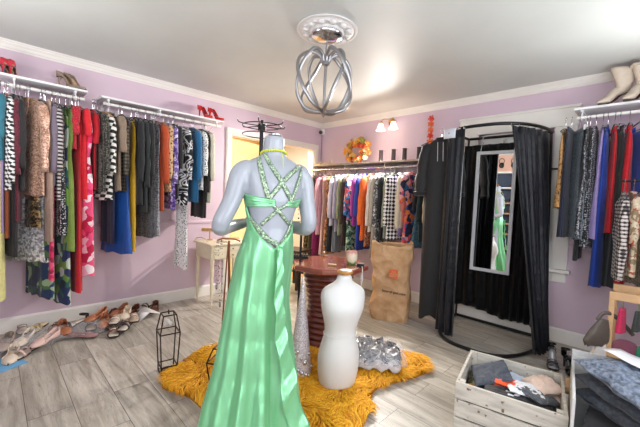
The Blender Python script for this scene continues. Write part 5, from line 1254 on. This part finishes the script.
# beige ankle boots on the right shelf
BOOT = solid('beige_suede', (200, 186, 170), .75, noise=.1, nscale=40)
def boot(lb, loc, rz, fold=False):
    t = thing('ankle_boot', lb, 'boot', loc, rz, 'beige heeled ankle boots'); L_ = .25; heel = .095
    # shaft: horizontal slices, wide and slouching at the top
    rings = [[(c+rx_*cos(a), ry_*sin(a), z+dz*cos(a)) for a in [j*pi/12 for j in range(24)]] for z, c, rx_, ry_, dz in
             ((.085, .075, .052, .028, -.02), (.11, .078, .058, .031, -.015), (.14, .066, .052, .034, -.004), (.17, .062, .058, .038, 0), (.21, .066, .076, .044, .004), (.25, .070, .092, .050, .006), (.275, .072, .098, .052, .008))]
    MB().loft(rings, True, False).build('boot_shaft', BOOT, t, solid=.003, angle=180)
    rings = [[(x, hw_*cos(a), zb+zh*(.5+.5*sin(a))) for a in [j*pi/10 for j in range(20)]] for x, hw_, zb, zh in
             ((.06, .028, .088, .06), (.10, .030, .070, .075), (.14, .033, .036, .090), (.17, .036, .010, .085), (.20, .038, .004, .055), (.23, .030, .004, .034), (.25, .018, .004, .022), (.262, .005, .006, .010))]
    MB().loft(rings).build('boot_foot', BOOT, t, angle=180)
    b = MB(); b.loft([[(.03+r*1.1*cos(a)+dx_, r*sin(a), z) for a in [j*pi/5 for j in range(10)]] for z, r, dx_ in ((0, .007, 0), (.05, .008, -.002), (.085, .02, .004), (.10, .026, .012))]).build('heel', BOOT, t)
    b = MB(); b.loft([[(x, -w_, z), (x, w_, z), (x, w_, z+.004), (x, -w_, z+.004)] for x, w_, z in ((.02, .02, .088), (.06, .026, .086), (.10, .026, .062), (.14, .03, .022), (.17, .034, .004), (.21, .033, 0), (.24, .016, 0), (.252, .003, .002))]).build('sole', BSOLE, t, angle=60)
    if fold: MB().tube([(.070+.098*cos(a), .054*sin(a), .262+.016*cos(2*a)) for a in [j*pi/10 for j in range(20)]], .014, 8, loop=True, flat=.6).build('folded_cuff', BOOT, t, angle=180)
    return t
p = PX(628, 100, 1, -.15); boot('beige suede stiletto ankle boot on the right shelf, the whole one', (p.x+.02, -.16, 2.076), Rd(222))
p = PX(648, 100, 1, -.15); boot('beige ankle boot with a folded cuff at the right edge of the photo', (p.x+.0, -.14, 2.076), Rd(240), True)
# black and white strappy heels on the floor beyond the crate
p = PX(551, 366, 2, 0)
BLP = solid('black_patent', (18, 18, 20), .2, coat=.6); SIL = solid('silver_leather', (200, 200, 204), .3, .5)
t = thing('strappy_heel', 'black and silver strappy high heel on the floor beyond the crate', 'shoe', (p.x-.03, p.y+.14, 0.002), Rd(-75)); sandal(t, BLP, BLP, SIL, L_=.24, heel=.09, straps=((.75, .03), (.6, .015), (.35, .012), (.15, .02)), ankle=True)
t = thing('strappy_heel', 'black strappy high heel beside its silver mate beyond the crate', 'shoe', (p.x+.06, p.y+.10, .002), Rd(-62)); sandal(t, BLP, BLP, BLP, L_=.24, heel=.09, straps=((.78, .025), (.62, .02), (.4, .015)), ankle=True)

# row of sandals and flats along the left baseboard
SHC = {'tan': solid('tan_leather', (176, 112, 78), .45), 'gold': solid('gold_leather', (206, 186, 120), .35, .3), 'cream': solid('cream_leather', (226, 212, 192), .5), 'brown': solid('brown_leather', (116, 70, 52), .5), 'pink': solid('pale_pink_leather', (220, 188, 180), .5), 'black': solid('black_leather', (34, 30, 32), .4), 'taupe': solid('taupe_leather', (168, 150, 136), .55), 'grey': solid('grey_leather', (150, 142, 138), .5)}
INS = {k: solid(k+'_lining', c, .7) for k, c in (('cream', (222, 206, 184)), ('pale', (232, 222, 206)), ('tan', (196, 150, 116)))}
FS_ = [ # px, py, colour, lining, kind, heading, label
 (6, 347, 'taupe', 'pale', 'flat', 200, 'taupe ballet flat nearest the left edge of the floor row'),
 (14, 338, 'taupe', 'cream', 'flat', 160, 'taupe flat shoe lying against the baseboard near the left edge'),
 (22, 331, 'grey', 'pale', 'sandal', 215, 'grey slip-on sandal at the back of the leftmost heap'),
 (25, 342, 'cream', 'cream', 'flat', 190, 'cream flat shoe in the middle of the leftmost heap'),
 (27, 351, 'pink', 'pale', 'sandal', 175, 'pale pink sandal at the front of the leftmost heap'),
 (12, 355, 'cream', 'pale', 'flat', 205, 'cream flat shoe lying next to the blue card'),
 (39, 330, 'gold', 'cream', 'sandal', 185, 'gold strapped sandal standing back in the second heap'),
 (44, 337, 'gold', 'pale', 'sandal', 205, 'gold toe-post sandal beside the pink flat of the second heap'),
 (47, 345, 'pink', 'pale', 'flat', 170, 'pink flat shoe at the front of the second heap'),
 (57, 329, 'brown', 'tan', 'sandal', 195, 'brown sandal between the gold sandals and the looped black strap'),
 (64, 334, 'tan', 'pale', 'flat', 215, 'tan flat shoe left of the plastic bag of shoes'),
 (75, 327, 'black', 'pale', 'ankle', 150, 'black sandal with a standing ankle strap loop by the baseboard'),
 (91, 325, 'black', 'cream', 'sandal', 205, 'black strapped sandal right of the ankle strap loop'),
 (97, 321, 'tan', 'tan', 'flat', 165, 'tan flat shoe at the left end of the long brown row'),
 (104, 325, 'tan', 'cream', 'flat', 200, 'tan flat shoe in front at the left end of the long brown row'),
 (110, 317, 'brown', 'tan', 'flat', 180, 'brown loafer against the baseboard in the long brown row'),
 (116, 324, 'cream', 'pale', 'sandal', 190, 'cream sandal in the middle front of the long brown row'),
 (120, 314, 'tan', 'tan', 'flat', 170, 'tan loafer next to the brown one against the baseboard'),
 (113, 331, 'brown', 'pale', 'sandal', 205, 'brown strapped sandal at the very front of the long brown row'),
 (126, 319, 'cream', 'pale', 'flat', 190, 'cream flat shoe in the centre of the long brown row'),
 (127, 328, 'black', 'pale', 'sandal', 180, 'black strapped sandal at the front right of the long brown row'),
 (131, 312, 'brown', 'cream', 'flat', 165, 'dark brown flat near the wall behind the white paper'),
 (134, 322, 'taupe', 'cream', 'sandal', 200, 'taupe sandal just left of the white paper'),
 (146, 309, 'black', 'pale', 'sandal', 170, 'black sandal at the right end of the floor row'),
 (152, 306, 'brown', 'cream', 'flat', 190, 'brown flat shoe farthest right in the floor row'),
]
for k, (px, py, c, i_, kd, hd, lb) in enumerate(FS_):
    p = PX(px, py, 2, 0.02)
    t = thing('sandal' if kd != 'flat' else 'flat_shoe', lb, 'shoe', (max(p.x, .05), p.y, (.001, .030, .050)[(k*2+(px<60)) % 3] if k not in (5, 12, 18, 24) else .001), Rd(hd-215), 'shoes along the left baseboard')
    t.scale = (1.08, 1.08, 1.15)
    off = Vector((cos(Rd(hd-215)), sin(Rd(hd-215)), 0))*.11; t.location -= off
    if t.location.x < .06: t.location.x = .06
    if kd == 'flat': pump(t, SHC[c], BSOLE, INS[i_], heel=.006, L_=.235)
    elif kd == 'ankle': sandal(t, SHC[c], BSOLE, INS[i_], heel=.02, straps=((.72, .02),), ankle=True)
    else: sandal(t, SHC[c], BSOLE, INS[i_], straps=((.74, .022), (.5, .014)))
def film_bag(lb, px, py, a, c, h, rz, m=None, seed=1):
    p = PX(px, py, 2, 0.0); o = pillow(a, c, h, seed, .03, 20).build('plastic_bag', m or FILM, None, loc=(p.x, p.y, .004), rot=(0, 0, Rd(rz)), angle=35); tag(o, lb, 'plastic bag'); return o
film_bag('clear plastic bag lying over the leftmost heap of shoes', 24, 349, .19, .12, .09, 80, seed=2)
film_bag('clear plastic bag holding pink flats beside the looped sandal', 82, 335, .17, .11, .09, 70, seed=5)
film_bag('clear plastic bag over the pink flat in the second heap', 46, 341, .14, .11, .09, 60, seed=7)
t = thing('flat_shoe', 'pair-less mauve flat inside the clear plastic bag beside the looped sandal', 'shoe', (PX(80, 338, 2, 0).x-.06, PX(80, 338, 2, 0).y-.08, .006), Rd(55)); pump(t, solid('mauve_leather', (160, 120, 120), .5), BSOLE, INS['pale'], heel=.006)
p = PX(145, 318, 2, 0.0)
o = MB().loft([[(-.10, -.07, .0), (.02, -.11, .004)], [(-.07, 0, .05), (.06, -.02, .06)], [(-.05, .06, .085), (.12, .10, .01)]], closed=False).build('tissue_paper', solid('tissue_white', (236, 236, 236), .6), None, loc=(p.x, p.y, .006), rot=(0, 0, Rd(40)), solid=.002, angle=30); tag(o, 'crumpled white tissue paper among the brown shoes', 'paper')
p = PX(7, 364, 2, 0.0)
o = MB().box((-.11, -.09, 0), (.11, .09, .004)).build('blue_card', solid('sky_blue_card', (116, 178, 222), .5), None, loc=(p.x, p.y-.02, .002), rot=(0, 0, Rd(25)), smooth=False); tag(o, 'sky blue card on the floor at the left edge of the photo', 'card')
# ------------------------------------------------------------------ whitewashed crate of folded clothes
CW = worn_wood('whitewashed_wood', (206, 200, 188), (120, 90, 68)); 
a0 = PX(452, 384, 2, .30); a1 = PX(471, 349, 2, .30); a2 = PX(580, 378, 2, .30)
W2 = (a1-a0).length; ang = math.atan2((a2-a1).y, (a2-a1).x); L2 = .485; W2 = .47
t = thing('wooden_crate', 'whitewashed slatted wooden crate of folded clothes in the right foreground', 'crate', (a1.x, a1.y, 0), ang)
HC = .30; th = .014
for z0 in (.012, .11, .208):
    MB().box((0, -W2, z0), (L2, -W2+th, z0+.088)).build('slat', CW, t, smooth=False, bevel=.002)
    MB().box((0, -th, z0), (L2, 0, z0+.088)).build('slat', CW, t, smooth=False, bevel=.002)
for x in (0, L2-th): MB().box((x, -W2+th, .012), (x+th, -th, HC-.004)).build('end_board', CW, t, smooth=False, bevel=.002)
for x in (th, L2-th-.03):
    for y in (-W2+th, -th-.03): MB().box((x, y, .0), (x+.03, y+.03, HC)).build('corner_post', CW, t, smooth=False, bevel=.002)
MB().box((.0, -W2, .0), (L2, 0, .012)).build('crate_floor', CW, t, smooth=False)
CM = Matrix.Translation((a1.x, a1.y, 0)) @ Matrix.Rotation(ang, 4, 'Z')
def folded(name, label, loc, rz, a, c, h, m, tilt=(0, 0), seed=1, layers=3, cat='clothing', M=None, grp=None):
    L_ = (M or CM) @ Vector((loc[0]*(.80 if M is None else 1), loc[1], loc[2])); t = thing(name, label, cat, L_, 0, grp); t.rotation_euler = (Rd(tilt[0]), Rd(tilt[1]), (ang if M is None else 0)+Rd(rz))
    for k in range(layers):
        mb = pillow(a*(1-.02*k), c*(1-.03*k), h/layers*1.05, seed+k, .012 if layers > 1 else .024, 22); mb.build('folded_layer', m, t, loc=(.004*k, .003*k, k*h/layers), angle=60)
    return t
folded('folded_jeans', 'dark indigo jeans rolled in the left half of the crate', (.20, -.22, .215), 15, .10, .13, .085, F('denim', [(34, 44, 62), (60, 74, 96)]), (0, -22), 1, cat='jeans')
folded('folded_shirt', 'orange top peeking out between the jeans in the crate', (.285, -.29, .25), 5, .07, .055, .05, F('solid', [(232, 84, 34)]), (0, 8), 5, 2)
folded('folded_shirt', 'white and black trimmed top on the orange one in the crate', (.37, -.29, .245), 20, .09, .08, .045, F('solid', [(226, 228, 232)]), (0, 10), 8, 2)
folded('folded_trousers', 'black trousers under the white top along the front of the crate', (.33, -.36, .18), 5, .15, .07, .09, F('solid', [(36, 36, 40)]), (5, 5), 11, 2, 'trousers')
folded('folded_trousers', 'charcoal grey trousers folded at the right side of the crate', (.45, -.27, .20), 65, .13, .07, .07, F('denim', [(60, 66, 74), (92, 98, 106)]), (8, 18), 14, 2, 'trousers')
folded('folded_shirt', 'pale blue shirt behind the jeans at the back of the crate', (.33, -.12, .20), 0, .13, .07, .05, F('solid', [(176, 190, 208)]), (0, 6), 17, 2, 'shirt')
folded('folded_shirt', 'pale peach top at the right end of the crate', (.50, -.14, .17), 30, .075, .08, .12, F('solid', [(226, 200, 184)]), (0, -10), 20, 2)
folded('folded_shirt', 'olive patterned top lying low in the left end of the crate', (.11, -.16, .15), 10, .07, .09, .06, F('plaid', [(60, 56, 40), (190, 180, 130), (110, 104, 70)]), (0, 0), 23, 2)
folded('folded_shirt', 'yellow ochre top in the left front corner of the crate', (.12, -.30, .15), 5, .07, .05, .06, F('solid', [(212, 150, 60)]), (0, 0), 26, 2)
folded('folded_blanket', 'dark cloth pile filling the bottom of the crate', (.30, -.235, .016), 0, .21, .20, .15, F('solid', [(70, 68, 74)]), (0, 0), 29, 2)

# ------------------------------------------------------------------ white carton with jeans stacked on it
c0 = PX(572, 354, 2, .44)
t = thing('white_carton', 'tall white carton under the stack of jeans in the right corner of the photo', 'box', (c0.x, c0.y, 0), Rd(8))
CTN = solid('white_carton', (202, 202, 200), .6)
BW, BD = .62, .50
for nm, a_, c_ in (('carton_panel', (0, -.012, 0), (BW, 0, .44)), ('carton_panel', (0, -BD, 0), (BW, -BD+.012, .22)), ('carton_panel', (0, -BD+.012, 0), (.012, -.012, .42)), ('carton_panel', (BW-.012, -BD+.012, 0), (BW, -.012, .42)), ('carton_base', (.012, -BD+.012, 0), (BW-.012, -.012, .012))):
    MB().box(a_, c_).build(nm, CTN, t, smooth=False, bevel=.002)
MB().box((.0, -.0, .44), (.30, .006, .47)).build('carton_flap', CTN, t, smooth=False)
BMX = Matrix.Translation((c0.x, c0.y, 0)) @ Matrix.Rotation(Rd(8), 4, 'Z')
J1 = F('denim', [(70, 84, 104), (150, 164, 186)]); J2 = F('denim', [(52, 58, 68), (84, 92, 104)]); J3 = F('denim', [(40, 44, 52), (70, 76, 88)])
folded('folded_clothes', 'dark clothes filling the white carton below the jeans', (.31, -.25, .016), 0, .27, .20, .27, F('solid', [(52, 50, 54)]), (0, 0), 90, 4, M=BMX)
folded('folded_jeans', 'charcoal jeans at the bottom of the stack on the white carton', (.25, -.27, .30), -38, .21, .15, .075, J3, (0, 0), 40, 1, 'jeans', BMX)
folded('folded_jeans', 'grey blue jeans in the middle of the stack on the white carton', (.245, -.245, .355), -40, .205, .15, .08, J2, (0, 2), 44, 1, 'jeans', BMX)
folded('folded_jeans', 'faded light blue jeans under the white paper sheet', (.26, -.26, .425), -43, .21, .17, .09, J1, (0, 4), 48, 1, 'jeans', BMX)
folded('folded_jeans', 'pale blue jeans lying behind the white paper sheet', (.36, -.12, .42), -30, .16, .12, .05, F('denim', [(120, 140, 170), (180, 196, 220)]), (0, 4), 52, 2, 'jeans', BMX)
pt = BMX @ Vector((.27, -.20, .535))
t = thing('paper_sheet', 'white paper sheet with faint grey print lying across the jeans', 'paper', pt); t.rotation_euler = (Rd(-4), Rd(5), Rd(-32))
b = MB(); b.loft([[(-.16+.32*j/12, -.065+.13*k/3, .012*sin(j/12*pi)*.4+.003*sin(j+k)) for j in range(13)] for k in range(4)], closed=False).build('sheet', solid('paper_white', (240, 241, 246), .6), t, solid=.0015)
b = MB()
for i, (x, wdt) in enumerate(((.03, .05), (.035, .04), (.03, .03))): b.box((x, -.02+.012*i, .0085), (x+wdt, -.015+.012*i, .0095))
b.build('faint_print', solid('faint_grey_print', (190, 194, 204), .6), t, smooth=False)
t = thing('price_tag', 'brown kraft tag hanging at the corner of the crate beside the white carton', 'tag', PX(570, 378, 2, .33), Rd(30)); MB().box((-.02, -.001, -.09), (.02, .001, 0)).build('card', KRAFT, t, smooth=False); MB().tube([(0, 0, 0), (.01, .01, .03)], .001, 4).build('string', DRW, t)

# ------------------------------------------------------------------ pine display rack with hats at the right edge
PINE = solid('pine', (222, 180, 132), .45, noise=.18, nscale=14)
r0 = PX(613, 291, 1, -1.0)
t = thing('display_rack', 'pine wooden display rack with a hanging rail at the right edge of the photo', 'display rack', (r0.x, -1.0, 0), 0)
RW, RD, RH = .50, .30, r0.z
for x in (0, RW):
    for y in (0, RD): MB().box((x-.014, y-.014, 0), (x+.014, y+.014, RH)).build('post', PINE, t, smooth=False, bevel=.003)
MB().box((-.014, -.018, RH-.05), (RW+.014, .016, RH)).build('top_rail', PINE, t, smooth=False, bevel=.003)
MB().box((-.014, RD-.016, RH-.05), (RW+.014, RD+.018, RH)).build('top_rail', PINE, t, smooth=False, bevel=.003)
zsf = PX(618, 352, 1, -1.0).z
MB().box((-.014, -.018, zsf-.05), (RW+.014, RD+.018, zsf-.035)).build('shelf_board', PINE, t, smooth=False, bevel=.002)
MB().box((-.014, -.018, zsf-.05), (RW+.014, -.004, zsf)).build('shelf_lip', PINE, t, smooth=False, bevel=.002)
for y in (0, RD): MB().box((-.010, y-.010, .1), (RW, y+.010, .13)).build('stretcher', PINE, t, smooth=False)
RO = Vector((r0.x, -1.0, 0))
def beanie(lb, loc, m, r=.07):
    t = thing('knit_hat', lb, 'hat', RO+Vector(loc)); b = MB(); rg = []
    for i in range(12):
        z = r*1.25*i/11; rr = r*math.sqrt(max(0, 1-(i/11)**2.6))+.002; rg.append([((rr+.002*(j % 2))*cos(2*pi*j/40), (rr+.002*(j % 2))*sin(2*pi*j/40), z) for j in range(40)])
    b.loft(rg).build('hat_crown', m, t, angle=180); MB().tube([(r*cos(a), r*sin(a), .014) for a in [i*pi/12 for i in range(24)]], .013, 8, loop=True, flat=1.3).build('hat_brim', m, t)
zs = zsf-.035
beanie('mauve knitted hat on the lower shelf of the pine rack', (.075, .11, zs), F('solid', [(132, 70, 92)]))
beanie('emerald green knitted hat on the lower shelf of the pine rack', (.19, .09, zs), F('solid', [(20, 128, 96)]), .075)
for k, (x, c, lb) in enumerate(((.05, (214, 44, 92), 'raspberry pink scarf hanging inside the pine rack'), (.12, (60, 66, 62), 'dark grey scarf hanging inside the pine rack'))):
    t = thing('hanging_scarf', lb, 'scarf', RO+Vector((x, .016, RH-.05)), Rd(70)); cloth_shell(.20-.03*k, [(.0, .02), (.06, .03), (.2, .045)], [(0, .008), (.2, .018)], .05, .006, 4, 200+k, rows=12, n=32).build('scarf_cloth', F('solid', [c]), t, angle=180)
    MB().tube([(0, 0, .0), (0, 0, -.055)], .003, 5).build('loop', CHROME, t)
t = thing('fabric_bag', 'taupe fabric handbag hanging over the left post of the pine rack', 'bag', RO+Vector((-.03, -.03, RH-.16)), Rd(35))
BG = F('solid', [(92, 82, 74)], rough=.45)
cloth_shell(.20, [(.02, .025), (.08, .05), (.16, .075), (.20, .05)], [(.02, .012), (.12, .026), (.20, .02)], .02, .010, 4, 311, rows=16, n=40, ragged=.02, skew=-.25).build('bag_body', BG, t, angle=180)
MB().tube(smoothpath([(-.035, 0, -.03), (-.01, 0, .012), (.03, 0, .02), (.09, 0, -.02), (.16, -.01, -.10)], 5), .007, 8, flat=1.8).build('bag_strap', BG, t, angle=180)
t = thing('white_carrier', 'narrow white cloth bag leaning at the foot of the pine rack post', 'bag', RO+Vector((-.045, -.04, zs-.10)), Rd(30))
MB().loft([[(x*w_+dx_, y*.015, z) for x, y in ((-1, -1), (1, -1), (1, 1), (-1, 1))] for z, w_, dx_ in ((-.02, .045, -.01), (.08, .04, -.0), (.2, .014, .015))]).build('cloth_panel', F('solid', [(220, 216, 212)]), t)
MB().tube(smoothpath([(-.015, 0, .18), (.0, -.008, .24), (.03, 0, .19)], 5), .004, 6).build('handle', F('solid', [(220, 216, 212)]), t)

# ------------------------------------------------------------------ low chrome garment rail with jackets at the right edge
fz = PX(633, 178, 1, -.86).z; fx = PX(612, 200, 1, -.86).x
t = thing('garment_rail', 'low garment rail with a black bar standing at the right edge of the photo', 'clothes rail', (3.58, -.80, 0))
RZ = fz+.0
t.location = (4.02, -.55, 0)
for x in (-.02,):
    MB().tube([(x, 0, 0), (x, 0, RZ)], .014, 10).build('rail_post', CHROME, t)
MB().tube([(-.42, -.0, RZ), (.0, 0, RZ)], .008, 10).build('hanging_bar', BLACKM, t)
MB().tube([(-.02, -.25, .012), (-.02, .25, .012)], .014, 10).build('rail_foot', CHROME, t)
def FG(x, L, kind, name, cat, m, lb, yaw=0, **k):
    loc = Vector((x, -.55, RZ)); rz = -pi/2+Rd(yaw); tt = thing(name, lb, cat, loc, rz); NG[0] += 1
    build_garment(tt, kind, m, L, k.get('hw', .18), k.get('th', .022), k.get('fold', .008), k.get('flare'), k.get('slv'), None, NG[0]*5); hang('black', 'F', loc, rz)
hemL = RZ-PX(618, 284, 1, -.70).z
FG(3.615, hemL-.02, 'jacket', 'plaid_jacket', 'jacket', F('plaid', [(30, 28, 30), (226, 222, 216), (110, 96, 96)], 1.2), 'black and white plaid jacket above the pine rack at the right edge', 8, slv=.55, th=.020, hw=.15)
FG(3.665, hemL-.06, 'blouse', 'printed_blouse', 'blouse', F('floral', [(214, 196, 166), (190, 80, 50), (150, 130, 100), (230, 216, 190)], 1.5), 'beige blouse with rust print between the plaid and the gold jackets', 8, slv=.3, th=.02)
FG(3.72, hemL+.01, 'jacket', 'lace_jacket', 'jacket', F('sequin', [(150, 136, 108), (214, 202, 170)], 1.2), 'gold beige lace jacket at the right edge above the pine rack', 24, slv=.55, th=.026)

# ------------------------------------------------------------------ display wall behind the camera, seen in the mirror
t = thing('bookcase', 'blue backed white shelving with tan shelf edges seen in the mirror', 'shelving', (1.72, YF+.02, 0))
BLU = solid('slate_blue_panel', (44, 66, 96), .5)
MB().box((0, 0, .0), (.86, .02, 1.95)).build('back_panel', BLU, t, smooth=False)
for x in (-.02, .86): MB().box((x, 0, 0), (x+.02, .30, 1.95)).build('side_panel', WHITE, t, smooth=False)
for z in (.3, .62, .84, 1.06, 1.28): MB().box((0, .02, z), (.86, .28, z+.03)).build('shelf_board', TW, t, smooth=False, bevel=.002)
for z in (1.6, 1.93): MB().box((0, .02, z), (.86, .30, z+.03)).build('shelf_board', WHITE, t, smooth=False, bevel=.002)
t = thing('peg_panel', 'peach display panel with necklaces high behind the camera, seen in the mirror', 'display panel', (1.72, YF+.03, 2.0))
MB().box((0, 0, -.02), (.86, .02, .33)).build('panel', solid('peach_panel', (226, 180, 160), .6), t, smooth=False)
for x in (.2, .45, .68):
    q = thing('necklace', {.2: 'black statement necklace on the peach panel, left of three, seen in the mirror', .45: 'black statement necklace on the peach panel, middle of three, seen in the mirror', .68: 'black statement necklace on the peach panel, right of three, seen in the mirror'}[x], 'necklace', (1.72+x, YF+.056, 2.13), group='necklaces on the peach panel')
    b = MB(); b.tube([(.05*cos(a), 0, .08+.06*sin(a)) for a in [i*pi/10 for i in range(20)]], .006, 6, loop=True); b.build('chain', BLACKM, q)
    MB().ball((0, 0, -.01), .05, 12, 8, 1, .25, 1.3).build('pendant', BLACKM, q)
SHM = solid('mirror_shoe', (200, 160, 60), .4)
k = 0
for z in (.33, .65, .87, 1.09, 1.31, 1.63):
    for x in (.15, .40, .66):
        c = ('gold', 'cream', 'black', 'pink', 'tan', 'brown')[k % 6]; k += 1
        row = {.33: 'lowest', .65: 'second', .87: 'third', 1.09: 'fourth', 1.31: 'fifth', 1.63: 'top'}[z]; pos = {.15: 'left', .40: 'middle', .66: 'right'}[x]
        q = thing('flat_shoe', '%s shoe at the %s of the %s shelf in the blue backed shelving' % (c, pos, row), 'shoe', (1.72+x, YF+.05, z+.001), Rd(80), 'shoes on the blue backed shelving'); pump(q, SHC[c], BSOLE, INS['pale'], heel=.03)
